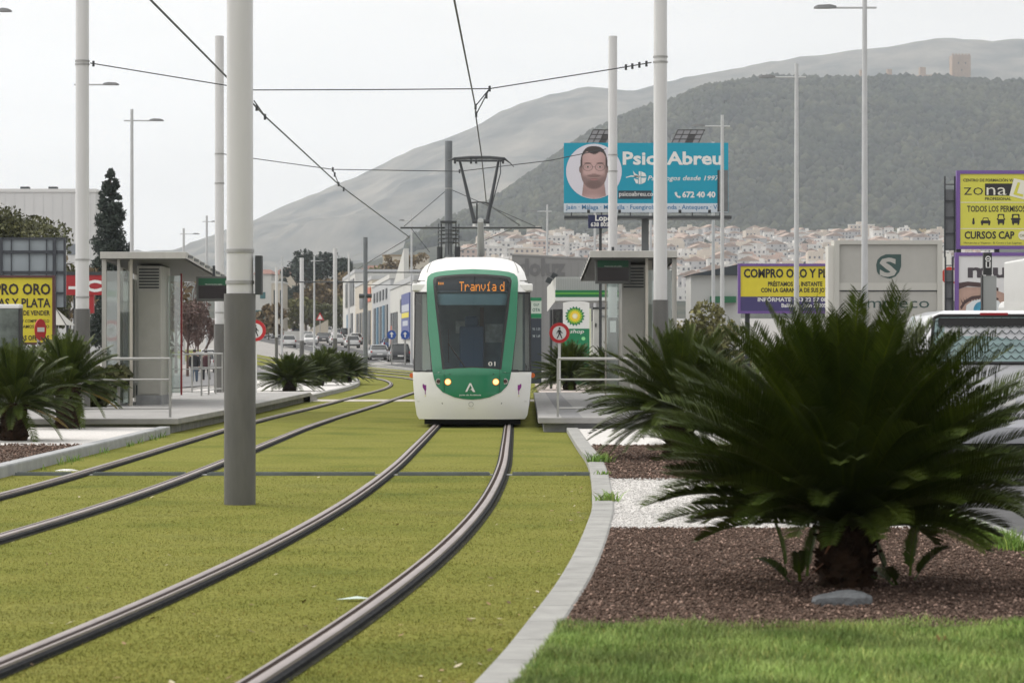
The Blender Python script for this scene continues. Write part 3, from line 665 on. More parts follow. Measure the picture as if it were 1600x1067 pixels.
lamp(206, 125, 171, 1, 'street lamp rising behind the left shelter roof beside the dark conifer', L=1.4)
lamp(130, 108, 112, 1, 'street lamp mostly hidden behind the white pole left of the shelter', L=1.36)
lamp(-36, 86, -8, 1, 'street lamp outside the picture with only its lamp head poking in at the top corner', L=1.05)
lamp(323, 232, 337, 1, 'distant thin street lamp above the right end of the left shelter roof', L=.7, r=.11)
lamp(287, 250, 357, 1, 'distant street lamp with a short arm above the left shelter roof', L=1.4, r=.12)
lamp(392, 300, 416, 1, 'far street lamp beside the thick near pole', L=1.0, r=.12)
lamp(440.5, 300, 402, 1, 'far street lamp left of the brown trees', L=1.0, r=.1)
lamp(491, 290, 400, 1, 'far street lamp in front of the brown trees', L=1.0, r=.1)

# ------------------------------------------------------------------ wires
def wire(pts, r, label, name='contact_wire', grp='overhead wires', droppers=(), clamps=()):
    pts = [Vector(p) for p in pts]; o = pts[0]
    t = thing(name, label, 'wire', o, 0, grp)
    MB().tube([p-o for p in pts], r, 6).build('cable', M_wire, t, True)
    for a, b in droppers: MB().tube([Vector(a)-o, Vector(b)-o], r*.8, 6).build('dropper', M_wire, t)
    for c in clamps:
        c = Vector(c)-o; MB().cyl(c-Vector((0, 0, .06)), c+Vector((0, 0, .06)), .026, .026, 8).build('clamp', M_darkmetal, t)
    return t
def CW(px, py, Y): return PX(px, py, Y)
wire([(TR1(18), 18, 6.35), (TR1(40)+.03, 40, 6.55), PX(743, 168, 60.2), PX(743, 178, 62), (-.77, 72, 6.42), PX(760, 318, 88), PX(812, 352, 105), (TR1(150), 150, 5.6)], .017, 'thick contact wire running down to the tram pantograph',
     droppers=[(PX(765, 139, 60.2), PX(743, 166, 60.2)), (PX(765, 139, 60.2), PX(744, 179, 61.8))], clamps=[PX(765, 139, 60.2), PX(760, 150, 60.2), PX(743, 167, 60.2), PX(744, 179, 61.8)])
wire([PX(130, -105, 32), PX(235, 0, 40.6), PX(398, 165, 56), PX(413, 181, 58), PX(531, 290, 77), PX(640, 371, 105), (TR2(150), 150, 5.6)], .017, 'diagonal contact wire of the left track passing behind the thick near pole',
     droppers=[(PX(520, 265, 76), PX(529, 288, 76.5)), (PX(397, 158, 56), PX(414, 182, 58))], clamps=[PX(520, 265, 76), PX(523, 273, 76), PX(529, 288, 76.5), PX(537, 296, 77.5), PX(401, 169, 56.3), PX(414, 183, 58)])
wire([PX(141, 99, 60.9), PX(220, 112, 60.8), PX(397, 141, 60.5), PX(580, 140.5, 60.4), PX(765, 139, 60.2), PX(960, 108, 60.2), PX(1018, 98, 60.2)], .012, 'nearer span wire strung across the whole stop between two white poles', 'span_wire',
     clamps=[PX(1010, 100, 60.2), PX(999, 102, 60.2), PX(988, 104, 60.2), PX(978, 105.5, 60.2), PX(146, 100, 60.9)])
wire([PX(350, 241, 87), PX(397, 248, 87), PX(520, 265, 87), PX(718, 268, 87.2), PX(860, 251, 87.4), PX(947, 233, 87.5)], .013, 'farther span wire crossing behind the pantograph to the pole before the billboard', 'span_wire', clamps=[PX(718, 268, 87.2), PX(940, 235, 87.5)])

# ------------------------------------------------------------------ tram
TX, TY, TS = -.805, 57.0, FPX/57.0
tram = thing('tram', 'white and green tram with amber destination display and lit headlights at the platform', 'tram', (TX, TY, 0))
def tx(px): return (px-737.3)/TS
def tz(py): return CAMZ-(py-HZ)/TS
HW = [(.16, 1.06), (.24, 1.115), (.5, 1.155), (.9, 1.19), (1.2, 1.20), (2.0, 1.20), (2.78, 1.175), (2.95, 1.115), (3.15, 1.055), (3.27, .98), (3.36, .86), (3.42, .70), (3.455, .45), (3.465, .2)]
def hw(z): return interp(HW, z)
def surf(x, z):                               # y of the front skin
    u = abs(x)/1.2
    y = .42*u**2.6
    if z < .75: y += .10*((.75-z)/.6)**2
    if z > 1.1: y += .30*(z-1.1)
    if z > 2.7: y += .9*((z-2.7)/.76)**2.2*.8
    return y
def skin(outline, off, step=.06, snap=True):
    """fill an (x,z) outline with triangles lying on the front skin"""
    pts = [Vector(p) for p in outline]; n = len(pts); ed = [(i, (i+1) % n) for i in range(n)]
    xs = [p.x for p in pts]; zs = [p.y for p in pts]; x = min(xs)+step*.5
    allp = list(pts)
    def inside(q):
        c = False; j = n-1
        for i in range(n):
            a, b = pts[i], pts[j]
            if (a.y > q[1]) != (b.y > q[1]) and q[0] < (b.x-a.x)*(q[1]-a.y)/(b.y-a.y)+a.x: c = not c
            j = i
        return c
    while x < max(xs):
        z = min(zs)+step*.5
        while z < max(zs):
            if inside((x, z)) and min((Vector((x, z))-p).length for p in pts) > step*.35: allp.append(Vector((x, z)))
            z += step
        x += step
    r = delaunay_2d_cdt(allp, ed, [], 1, 1e-5)
    mb = MB(); mb.add([(v.x, surf(v.x, v.y)-off, v.y) for v in r[0]], [tuple(f) for f in r[2]]); return mb
def dens(pts, k=.08):
    o = []
    for a, b in zip(pts, pts[1:]+pts[:1]):
        L = math.hypot(b[0]-a[0], b[1]-a[1]); n = max(1, int(L/k))
        o += [(a[0]+(b[0]-a[0])*i/n, a[1]+(b[1]-a[1])*i/n) for i in range(n)]
    return o
def sym(half):      # half outline for x<0 listed from top centre downwards -> closed outline
    return half+[(-x, z) for x, z in half[::-1] if abs(x) > 1e-6]
px2 = lambda L: [(tx(a), tz(b)) for a, b in L]
G_OUT = px2([(737.3, 418.5), (715, 419.5), (695, 421), (680, 423), (671, 426), (666, 431), (664.8, 440), (666.5, 485), (668.5, 520), (671.5, 543), (675.5, 580), (677.7, 592), (682, 603), (692, 613), (710, 620.5), (724, 623.3), (737.3, 624.2)])
G_OUT[0] = (0, G_OUT[0][1]); G_OUT[-1] = (0, G_OUT[-1][1])
W_OUT = px2([(737.3, 426.5), (715, 427.2), (687, 429.5), (677, 432), (675, 437), (676, 448), (680, 485), (684.5, 520), (688.5, 555), (691, 577.5), (710, 575.6), (737.3, 574.4)])
W_OUT[0] = (0, W_OUT[0][1]); W_OUT[-1] = (0, W_OUT[-1][1])
gout, wout = dens(sym(G_OUT)), dens(sym(W_OUT))
# white lower apron, white crown; side corner windows; green mask with a hole for the windscreen
def outline_rows(z0, z1, n=24):
    L = [(-hw(z), z) for z in np.linspace(z1, z0, n)]; return L+[(-x, z) for x, z in L[::-1]]
zb, zw = tz(581.5), tz(455)
skin(dens(outline_rows(.17, zb)), 0, .07).build('front_apron', M_tramwhite, tram, True)
def fill_ring(outer, inner, off, step=.05):
    pts = [Vector(p) for p in outer]+[Vector(p) for p in inner]; no, ni = len(outer), len(inner)
    ed = [(i, (i+1) % no) for i in range(no)]+[(no+i, no+(i+1) % ni) for i in range(ni)]
    r = delaunay_2d_cdt(pts, ed, [], 0, 1e-5); mb = MB(); vs = r[0]; fs = []
    def ins(P, q):
        c = False; j = len(P)-1
        for i in range(len(P)):
            a, b = P[i], P[j]
            if (a[1] > q[1]) != (b[1] > q[1]) and q[0] < (b[0]-a[0])*(q[1]-a[1])/(b[1]-a[1])+a[0]: c = not c
            j = i
        return c
    for f in r[2]:
        cx = sum(vs[i].x for i in f)/len(f); cz = sum(vs[i].y for i in f)/len(f)
        if ins(outer, (cx, cz)) and not ins(inner, (cx, cz)): fs.append(tuple(f))
    return mb.add([(v.x, surf(v.x, v.y)-off, v.y) for v in vs], fs)
# upper part split: white crown above the side windows
crown = outline_rows(zw, 3.462, 30)
fill_ring(dens(crown, .06), dens([(x, z) for x, z in sym(px2([(737.3, 420), (690, 423), (668, 431), (667, 440), (667, 454.5)]))], .06), 0).build('front_crown', M_tramwhite, tram, True)
gm = fill_ring(gout, wout, .012); gmo = gm.build('front_mask', M_tramgreen, tram, True)
low = skin([p for p in dens(sym(px2([(737.3, 574.6), (710, 575.8), (691, 577.7), (690.8, 581), (676.5, 583), (678.5, 593), (682.5, 603), (692.5, 612.7), (710, 620.2), (737.3, 623.9)])))], .016, .05)
ws = skin(wout, .008, .07).build('windscreen', M_tramglass, tram, True)
frit = fill_ring(wout, [(x*.925, (z-2.05)*.965+2.045) for x, z in wout], .010); frit.build('black_border', M_black, ws, True)
# destination box (behind the glass), blind, wiper
dz0, dz1 = tz(456), tz(429)
mb = skin(dens([(-.70, dz0), (.70, dz0), (.745, dz1-.02), (-.745, dz1-.02)]), -.05, .1); mb.build('display_box', mat('display_box', (.028, .025, .032), .3), tram, True)
M_amber = mat('amber_led', (1.0, .30, .03), .4, emit=1.5)
DOTS = {'T': ['11111', '00100', '00100', '00100', '00100', '00100', '00100'], 'r': ['00000', '00000', '10110', '11001', '10000', '10000', '10000'], 'a': ['00000', '00000', '01110', '00001', '01111', '10001', '01111'],
        'n': ['00000', '00000', '10110', '11001', '10001', '10001', '10001'], 'v': ['00000', '00000', '10001', '10001', '10001', '01010', '00100'], 'i': ['00010', '00100', '01100', '00100', '00100', '00100', '01110'],
        'd': ['00001', '00001', '01101', '10011', '10001', '10001', '01111'], ' ': ['00000']*7}
mb = MB(); x = tx(717); cw = (tx(789.5)-tx(717))/((9*6-3)); ch = (tz(439)-tz(454))/7
for chh in 'Tranvia d':
    for r_, row in enumerate(DOTS[chh]):
        for c_, bit in enumerate(row):
            if bit == '1':
                X = x+(c_+.5)*cw; Z = tz(439)-(r_+.5)*ch; y = surf(X, Z)+.038
                mb.box((X, y, Z), (cw*.86, .006, ch*.86))
    x += cw*(6 if chh != ' ' else 3)
for k in range(3): mb.box((tx(684.5+k*3.2), surf(-.6, tz(442))+.038, tz(442)), (.018, .006, .05))
mb.build('display_lettering', M_amber, tram)
skin(dens([(-.70, tz(476)), (.70, tz(476)), (.725, tz(457)), (-.725, tz(457))]), -.10, .1).build('sun_blind', mat('blind', (.42, .55, .57), .6, var=.05), tram, True)
mb = MB()
def onskin(px, py, off): X, Z = tx(px), tz(py); return (X, surf(X, Z)-off, Z)
mb.tube([onskin(727, 574, .03), onskin(712, 553, .035), onskin(700, 536, .03)], .012, 6); mb.tube([onskin(701, 566, .022), onskin(700, 536, .022), onskin(700, 515, .02)], .009, 6)
mb.build('wiper', M_black, tram)
# cab interior and corner glass
MB().bb(-1.08, 1.08, 2.6, 2.66, .35, 3.0).build('cab_bulkhead', mat('cab_wall', (.29, .37, .41), .6, var=.2), tram)
mb = MB(); mb.bb(tx(756), tx(785), 2.55, 2.59, tz(535), tz(505)); mb.bb(tx(708), tx(745), 2.55, 2.59, tz(520), tz(500)); mb.build('bulkhead_window', mat('pale_interior', (.70, .80, .78), .5, var=.4, vscale=6), tram)
MB().bb(tx(748), tx(754), 2.5, 2.55, .4, tz(478)).build('cab_door_post', mat('cab_post', (.16, .12, .10), .6), tram)
mb = MB(); mb.box((tx(735), 1.75, 1.55), (.5, .16, 1.0)); mb.box((tx(735), 1.45, 1.1), (.5, .55, .16)); mb.box((tx(735), 1.75, 2.15), (.28, .12, .22))
mb.build('driver_seat', mat('seat_fabric', (.09, .15, .24), .8), tram, False, .04)
mb = MB(); mb.bb(-.95, .95, .62, 1.1, .4, 1.16); mb.build('console', mat('console_dark', (.03, .033, .036), .6), tram, False, .03)
for sgn in (-1, 1):
    L = px2([(645.2, 456), (664.6, 456), (666.5, 485), (668.5, 520), (671.5, 543), (675, 581), (645, 581)])
    if sgn > 0: L = [(-x, z) for x, z in L][::-1]
    L2 = []
    for X, Z in L: L2.append((sgn*min(abs(X), hw(Z)-.002), Z))
    cg = skin(dens(L2, .07), .004, .07).build('corner_glass', glassmat('corner_glass', (.66, .76, .73), .02, 1.5, .03), tram, True)
    E2 = L2
    inner = [((x-sum(q[0] for q in L2)/7)*.88+sum(q[0] for q in L2)/7, (z-1.9)*.965+1.9) for x, z in L2]
    fill_ring(dens(L2, .07), dens(inner, .07), .008).build('black_border', M_black, cg, True)
    MB().bb(min(sgn*.80, sgn*1.02), max(sgn*.80, sgn*1.02), .9, 1.0, 1.1, 2.9).build('cab_pillar', mat('cab_lining', (.62, .64, .58), .6), tram)
    # white brow boxes with cameras at the shoulders
    mb = MB(); a, b = sorted((tx(641.5)*-sgn if sgn > 0 else tx(641.5), tx(663)*-sgn if sgn > 0 else tx(663)))
    mb.bb(a, b, .80, 1.35, tz(454), tz(442)); mb.build('brow_box', M_tramwhite, tram, False, .03, None, 3)
    # lamps
    hx, hz = tx(699.8)*(-sgn) if sgn > 0 else tx(699.8), tz(596.6); y = surf(hx, hz)-.02
    MB().cyl((hx, y-.012, hz), (hx, y+.06, hz), .068, .068, 20).build('headlight_rim', mat('amber_rim', (.75, .22, .03), .4, emit=.35), tram, True)
    MB().cyl((hx, y-.022, hz), (hx, y-.010, hz), .050, .055, 20).build('headlight', mat('headlight_on', (1, .66, .25), .3, emit=1.6), tram, True)
    ox = tx(685)*(-sgn) if sgn > 0 else tx(685); y = surf(ox, hz)-.025
    MB().cyl((ox, y, hz+.01), (ox, y+.06, hz+.01), .06, .06, 20).build('lamp_rim', mat('chrome', (.5, .5, .5), .2, .9), tram, True)
    MB().cyl((ox, y-.006, hz+.01), (ox, y+.01, hz+.01), .038, .038, 18).build('lamp_lens', mat('dark_lens', (.06, .03, .03), .15), tram, True)
    mx_ = (tx(642)*-sgn if sgn > 0 else tx(642)); MB().cyl((mx_, .62, tz(587)), (mx_, .72, tz(587)), .05, .05, 12).build('side_marker', mat('orange_lens', (.6, .12, .02), .3), tram, True)
    # purple arrow emblem
    ex = tx(664)*(-sgn) if sgn > 0 else tx(664); mb = MB(); my = MB()
    hd = [(0, -.10), (.028, -.055), (.05, -.02), (.055, .03), (.045, .06), (.02, .035), (0, .028), (-.02, .035), (-.045, .06), (-.055, .03), (-.05, -.02), (-.028, -.055)]
    ez = tz(604); yy = surf(ex, ez)-.012
    polyf(mb, [(ex+a, ez+b) for a, b in hd], yy); polyf(mb, [(ex-.007, ez-.16), (ex+.007, ez-.16), (ex+.007, ez-.08), (ex-.007, ez-.08)], surf(ex, ez-.12)-.013); mb.build('emblem', mat('emblem_purple', (.22, .02, .22), .5), tram)
    polyf(my, [(ex-.02, ez-.2), (ex+.02, ez-.2), (ex, ez-.16)], surf(ex, ez-.18)-.013); my.build('emblem_tip', mat('emblem_cream', (.75, .70, .42), .5), tram)
    textmesh([('301', tx(653 if sgn < 0 else 821.5), tz(628.5), .028, None, 'C', 0, surf(1.08, tz(628))-.02)], MB()).build('small_number', mat('faint_grey', (.45, .45, .45), .5), tram)
    MB().cyl((tx(691.5)*(-sgn if sgn > 0 else 1), surf(.6, .45)-.01, tz(630)), (tx(691.5)*(-sgn if sgn > 0 else 1), surf(.6, .45)+.03, tz(630)), .018, .018, 10).build('tow_hole', M_black, tram)
    polyf(MB(), [], 0) if False else None
# panel seams on the green nose
low.build('nose_panel', M_tramgreen, tram, True)
mb = MB()
for s_ in (-1, 1): mb.tube([(s_*abs(tx(694)), surf(tx(694), tz(y_))-.019, tz(y_)) for y_ in (578, 586, 600, 612)], .004, 5)
mb.tube([onskin(677, 582.3, .017), onskin(690, 582.3, .017)], .004, 5); mb.tube([onskin(784.6, 582.3, .017), onskin(797.6, 582.3, .017)], .004, 5)
for x_ in (703, 771): mb.cyl(onskin(x_, 584.5, .022), onskin(x_, 584.5, -.01), .014, .014, 8)
mb.build('panel_seam', mat('seam_dark', (.006, .05, .03), .6), tram)
mb = MB()
for s_ in (-1, 1):
    for pts_ in ([(657, 414), (653, 424), (650.5, 437), (662, 437)], [(672, 405), (667, 414), (664.5, 424)]):
        mb.tube([(s_*abs(tx(a_)), surf(abs(tx(a_)), tz(b_))-.004, tz(b_)) for a_, b_ in pts_], .005, 5)
    mb.bb(min(s_*1.06, s_*1.13), max(s_*1.06, s_*1.13), surf(1.1, tz(438))-.03, surf(1.1, tz(438))+.02, tz(438.6), tz(437))
mb.build('crown_seam', mat('seam_grey_dark', (.10, .10, .10), .6), tram)
# white A emblem and writing
mb = MB(); yq = surf(0, tz(605))-.030; c_ = tx(734.7)
polyf(mb, [(c_-.10, tz(612)), (c_-.06, tz(612)), (c_+.005, tz(601.5)), (c_+.035, tz(606)), (c_+.05, tz(604)), (c_+.02, tz(598.5)), (c_-.015, tz(598.5))], yq)
polyf(mb, [(c_+.035, tz(606)), (c_+.0, tz(609.5)), (c_-.03, tz(610)), (c_+.02, tz(608.6)), (c_+.06, tz(612.3)), (c_+.103, tz(612.3)), (c_+.05, tz(604))], yq-.001)
textmesh([('Junta de Andalucía', c_, tz(618), .03, tx(753)-tx(719), 'C', .012, yq-.003)], mb)
mb.build('emblem_white', M_signwhite, tram)
textmesh([('01', tx(768.5), tz(571.5), .085, .145, 'C', .012, surf(.4, tz(568))-.045)], MB()).build('fleet_number', M_signwhite, tram)
mb = MB(); ringface(mb, tx(736), tz(631.5), .042, .050, surf(0, tz(631))-.012, 0, 24); mb.build('coupler_cover', mat('faint_grey2', (.3, .3, .3), .5), tram)
textmesh([('SALIDA', tx(736), tz(638.5), .018, .12, 'C', 0, surf(0, tz(637))-.012)], MB()).build('coupler_lettering', mat('faint_ochre', (.5, .45, .3), .5), tram)
# body behind the front: shell from cross-sections
def sect(y, k=1.0, zt=0):
    prof_ = [(.30, 1.20), (1.2, 1.20), (2.0, 1.20), (2.78, 1.175), (2.95, 1.115), (3.15, 1.055), (3.27, .98), (3.36, .86), (3.42, .70), (3.455, .45)]
    r = [(-a, y, z) for z, a in prof_]+[(a, y, z) for z, a in prof_[::-1]]; return r
mb = MB(); r0 = []
prof_ = [(.17, 1.06), (.24, 1.115), (.5, 1.155), (.9, 1.19), (1.2, 1.2), (zb, 1.2)]
for sgn in (-1, 1):
    # lower skirt, upper band; window band of dark glass between
    A = [(sgn*(hw(z)), surf(hw(z), z), z) for z in np.linspace(.17, zb, 8)]; B = [(p[0], 32, p[2]) for p in A]
    mb.add(A+B, [(i, i+1, 9+i, 8+i) if sgn > 0 else (i, 8+i, 9+i, i+1) for i in range(7)])
    A = [(sgn*hw(z), surf(hw(z), z), z) for z in np.linspace(2.55, 3.465, 22)]; B = [(p[0], 32, p[2]) for p in A]
    mb.add(A+B, [(i, i+1, 23+i, 22+i) if sgn > 0 else (i, 22+i, 23+i, i+1) for i in range(21)])
A = [(-.2, surf(.2, 3.465), 3.465), (.2, surf(.2, 3.465), 3.465), (.2, 32, 3.465), (-.2, 32, 3.465)]; mb.add(A, [(0, 1, 2, 3)])
mb.add([(-1.06, 1.0, .18), (1.06, 1.0, .18), (1.06, 32, .18), (-1.06, 32, .18)], [(0, 3, 2, 1)]); mb.add([(-1.2, 32, .17), (1.2, 32, .17), (1.2, 32, 3.0), (.9, 32, 3.4), (-.9, 32, 3.4), (-1.2, 32, 3.0)], [(0, 5, 4, 3, 2, 1)])
mb.build('body_shell', M_tramwhite, tram, True)
for sgn in (-1, 1):
    for k, (a, b) in enumerate(((1.35, 4.6), (4.7, 6.1), (6.2, 10.4), (10.5, 11.9), (12, 19.5), (19.6, 21), (21.1, 25.5), (25.6, 27), (27.1, 31.5))):
        MB().bb(min(sgn*1.185, sgn*1.197), max(sgn*1.185, sgn*1.197), a, b, zb if k % 2 == 0 else .32, 2.55).build('side_window' if k % 2 == 0 else 'door', M_carglass, tram)
MB().bb(-.98, .98, .95, 31, .05, .175).build('underframe', M_black, tram)
for yy in (3.0, 4.7, 15, 16.7, 27, 28.7):
    for sx_ in (-.735, .735): MB().cyl((sx_-.06, yy, .30), (sx_+.06, yy, .30), .28, .28, 18).build('wheel', M_darkmetal, tram)
for yy in (8, 13, 22): MB().bb(-.75, .75, yy, yy+2.2, 3.46, 3.66).build('roof_unit', mat('roof_unit', (.5, .5, .49), .6), tram, False, .04)
# pantograph
pan = MB().bb(-.5, .5, 14.2, 15.8, 3.47, 3.6).build('pantograph', M_darkmetal, tram)
PS = FPX/72.0
def pp(px, py, y=0): return Vector(((px-800)/PS-TX, 15.0+y, CAMZ-(py-HZ)/PS))
MB().tube([pp(751, 396, .7), pp(751, 345, -.3)], [.10, .075], 12).build('lower_arm', mat('panto_grey', (.33, .34, .33), .5), pan, True)
mb = MB(); mb.tube([pp(741, 346), pp(718, 250, .2)], [.055, .032], 8); mb.tube([pp(761, 346), pp(779, 250, .2)], [.055, .032], 8); mb.tube([pp(764, 338), pp(782, 270, .1), pp(782, 252, .2)], .014, 6)
mb.tube([pp(736, 317), pp(750, 316), pp(766, 318)], .02, 6); mb.tube([pp(745, 318), pp(745, 345)], .022, 6); mb.tube([pp(738, 346), pp(765, 346)], .06, 8); mb.build('upper_arm', M_darkmetal, pan, True)
mb = MB(); mb.tube([pp(700, 252), pp(710, 248), pp(735, 246.5), pp(765, 246.5), pp(788, 248), pp(797, 255), pp(803, 261)], [.012, .035, .045, .045, .035, .014, .01], 8); mb.tube([pp(710, 250, .35), pp(788, 250, .35)], .03, 8)
for x_ in (711, 736, 744, 786): mb.box(pp(x_, 253), (.06, .2, .1))
mb.build('collector_head', M_darkmetal, pan)
for x_ in (741, 762): MB().cyl(pp(x_, 350), pp(x_, 354), .04, .04, 8).build('insulator', M_signwhite, pan)

# ------------------------------------------------------------------ cycads
def crown_mesh(seed, n, L, spread=1.0, lean=(0, 0), wleaf=.011, pairs=58, leafL=.17, dry=.04, top=.0, elmin=-12, stiff=1.0, pw=.85, qlen=.12, shape=None):
    rr = random.Random(seed); V = []; F = []; T = []
    def addtri(p, t):
        i = len(V); V.extend(p); T.extend([t]*len(p)); 
        if len(p) == 4: F.append((i, i+1, i+2)); F.append((i, i+2, i+3))
        else: F.append((i, i+1, i+2))
    for k in range(n):
        q = (k+.5)/n; az = k*2.39996+rr.uniform(-.25, .25); el = R(elmin+(88-elmin)*(q**pw)+rr.uniform(-7, 7))
        ln = L*rr.uniform(.84, 1.08)*(1+lean[0]*math.cos(az)+lean[1]*math.sin(az))*((1-qlen*q) if not shape else np.interp(q, [0, .18, .45, 1], shape))
        droop = stiff*R(rr.uniform(22, 48))*(.5+.7*math.cos(el)); d0 = Vector((math.cos(az), math.sin(az), 0)); roll = rr.uniform(-.35, .35)
        p = Vector((d0.x*.10, d0.y*.10, top+.10*q)); steps = 14; pts = [p.copy()]; dirs = []
        for i in range(steps):
            t = i/(steps-1); e = el-droop*t**1.5; d = d0*math.cos(e)+Vector((0, 0, math.sin(e))); dirs.append(d); p = p+d*ln/steps; pts.append(p.copy())
        dirs.append(dirs[-1]); tv = rr.uniform(.7, 1.25); isdry = rr.random() < dry and q < .3
        tn = (tv*1.15, tv, tv*.8) if not isdry else (6*tv, 2.4*tv, 2.0*tv)
        side0 = Vector((0, 0, 1)).cross(d0).normalized()
        for i in range(steps):                          # rachis
            w_ = .012*(1-.75*i/steps); a = pts[i]; b = pts[i+1]; s = side0*w_
            addtri([a-s, a+s, b+s*.9, b-s*.9], (tn[0]*1.6, tn[1]*1.5, tn[2]))
        for j in range(pairs):
            t = .16+.84*(j+rr.random()*.4)/pairs; f = t*steps; i = min(int(f), steps-1); c = pts[i].lerp(pts[i+1], f-i); d = dirs[i]
            up = d.cross(side0); up = up if up.z >= 0 else -up
            l = leafL*(math.sin(math.pi*min(1, max(.0, (t-.1)/.92))**.75)**.36 if t < .99 else .5)*rr.uniform(.88, 1.08)
            for sg in (-1, 1):
                s = side0*sg; dirl = (s*math.cos(R(38))*1.0+d*(.55+.55*t)+up*(.42+roll*sg)).normalized()
                tip = c+dirl*l-Vector((0, 0, .012)); midp = c+dirl*l*.5+up*.004; w_ = d*wleaf*.5
                tt = rr.uniform(.82, 1.18); cc = (tn[0]*tt, tn[1]*tt, tn[2]*tt)
                addtri([c-w_*.7, c+w_*.7, midp+w_, midp-w_], cc); i0 = len(V)-2
                V.append(tip); T.append((cc[0]*1.15, cc[1]*1.1, cc[2]*.8)); F.append((i0+1, i0, len(V)-1))
    return np.array([tuple(v) for v in V]), np.array(F), np.array(T)
def trunk_mb(h, r):
    mb = MB(); rs = []; n = 22
    for i in range(11):
        z = -.06+(h+.06)*i/10; rs.append([(r*(1.12-.16*i/10)*(1+.10*math.sin(k*5+i*2.2))*math.cos(2*math.pi*k/n), r*(1.12-.16*i/10)*(1+.10*math.sin(k*5+i*2.2))*math.sin(2*math.pi*k/n), z) for k in range(n)])
    mb.rings(rs)
    for i in range(120):                                 # old frond bases
        a = random.uniform(0, 6.28); z = random.uniform(.02, h); rr_ = r*1.05; d = Vector((math.cos(a), math.sin(a), .5))
        p = Vector((math.cos(a)*rr_*.9, math.sin(a)*rr_*.9, z)); mb.cyl(p, p+d*random.uniform(.04, .08), .024, .008, 5)
    return mb
def cycad(loc, label, V, F, T, th, tr, group='cycads planted in the gravel beds', scale=1):
    t = thing('cycad', label, 'cycad', loc, random.uniform(0, 6), group)
    trunk_mb(th, tr).build('trunk', M_trunk, t, True)
    o = npmesh('crown', V, F, M_frond, t, T); o.location = (0, 0, th-.05)
    return t
VFT1 = crown_mesh(3, 360, 1.47, lean=(.01, -.08), leafL=.23, pairs=62, wleaf=.015, dry=.006, elmin=14, stiff=.9, pw=.92, shape=(.66, .90, 1.0, .93))
big = cycad(G(1322, 918, .08), 'huge dark cycad filling the foreground bed, nearest the camera', *VFT1, .42, .165); big.rotation_euler = (0, 0, 0)
# young suckers and a dry frond at its foot
Vp, Fp, Tp = crown_mesh(21, 5, .42, leafL=.10, pairs=34, wleaf=.011, dry=0, elmin=10)
for dx, dy, rz_ in ((-.30, .02, 0), (.36, -.02, 2.1)):
    o = npmesh('foliage', Vp, Fp, M_frond, big, Tp*np.array([.9, 1.1, .8])); o.location = (dx, dy, .0); o.rotation_euler = (0, 0, rz_)
rl = random.Random(5); mb = MB()
for k in range(8):
    a = rl.uniform(0, 6.28); p = Vector((math.cos(a)*.16, math.sin(a)*.16, .28+rl.uniform(-.1, .08))); q = p+Vector((math.cos(a)*.12, math.sin(a)*.12, rl.uniform(-.12, .05))); s = Vector((-math.sin(a), math.cos(a), 0))*.018
    mb.add([p-s, p+s, q+s*.4, q-s*.2], [(0, 1, 2, 3)])
mb.build('dry_scale', mat('dry_scale', (.13, .05, .022), .8, var=.4, vscale=9), big)
VFT2 = crown_mesh(9, 190, 1.34, leafL=.19, pairs=46, wleaf=.018, dry=.03, elmin=-8, stiff=.75, pw=1.05)
VFT2B = (VFT2[0]*np.array([.92, .92, .74]), VFT2[1], VFT2[2])
VFT3 = crown_mesh(17, 110, 1.1, leafL=.17, pairs=38, wleaf=.02, dry=.025, elmin=-22, stiff=.8, pw=.9)
cycad((2.36, 40.0, .07), 'green cycad peeping out behind the huge foreground cycad, before the right platform', *VFT2, .66, .2)
cycad(G(22, 688, .13), 'cycad cut by the left picture edge, standing in white gravel', *VFT3, .60, .2)
cycad(G(106, 669, .13), 'cycad in white gravel in front of the yellow gold-buying board on the left', *VFT3, .78, .2)
cycad(G(452, 611, .10), 'broad cycad right beside the thick near pole, first of the far clump', *VFT2B, .36, .2)
cycad(G(497, 602, .10), 'middle cycad of the far clump in the bed beside the empty track', *VFT2B, .36, .2)
cycad(G(541, 597, .10), 'rightmost cycad of the far clump, touching the grey far mast', *VFT2B, .36, .2)
cycad(G(519, 599, .10)+Vector((-.6, 6, 0)), 'cycad at the back of the far clump, mostly hidden', *VFT3, .5, .2)
cycad((1.95, 97, .10), 'cycad behind the no-pedestrians sign on the right platform', *VFT2, .42, .2)
cycad((3.35, 92, .10), 'cycad beneath the petrol station pylon, behind the right railing', *VFT2, .42, .2)

# ------------------------------------------------------------------ trees
def leafcloud(clumps, n, size, seed=0, flat=.6):
    rg = np.random.default_rng(seed); tot = sum(c[3] for c in clumps); P = []
    for cx, cy_, cz, r, *sq in clumps:
        k = max(6, int(n*(r/tot))); d = rg.normal(size=(k, 3)); d /= np.linalg.norm(d, axis=1)[:, None]; rad = r*rg.uniform(.25, 1.06, (k, 1))**.55
        q = d*rad*np.array([1, 1, sq[0] if sq else .8])+np.array([cx, cy_, cz]); P.append(q)
    P = np.concatenate(P); k = len(P); a = rg.normal(size=(k, 3)); a /= np.linalg.norm(a, axis=1)[:, None]; b = np.cross(a, rg.normal(size=(k, 3))); b /= np.linalg.norm(b, axis=1)[:, None]
    s = size*rg.uniform(.6, 1.4, (k, 1)); V = np.stack([P-a*s, P-b*s*flat, P+a*s, P+b*s*flat], 1).reshape(-1, 3)
    F = np.arange(k)[:, None]*4+np.array([[0, 1, 2, 3]]); T = np.repeat(rg.uniform(.6, 1.35, k), 4)[:, None]*np.ones(3)
    return V, F, T
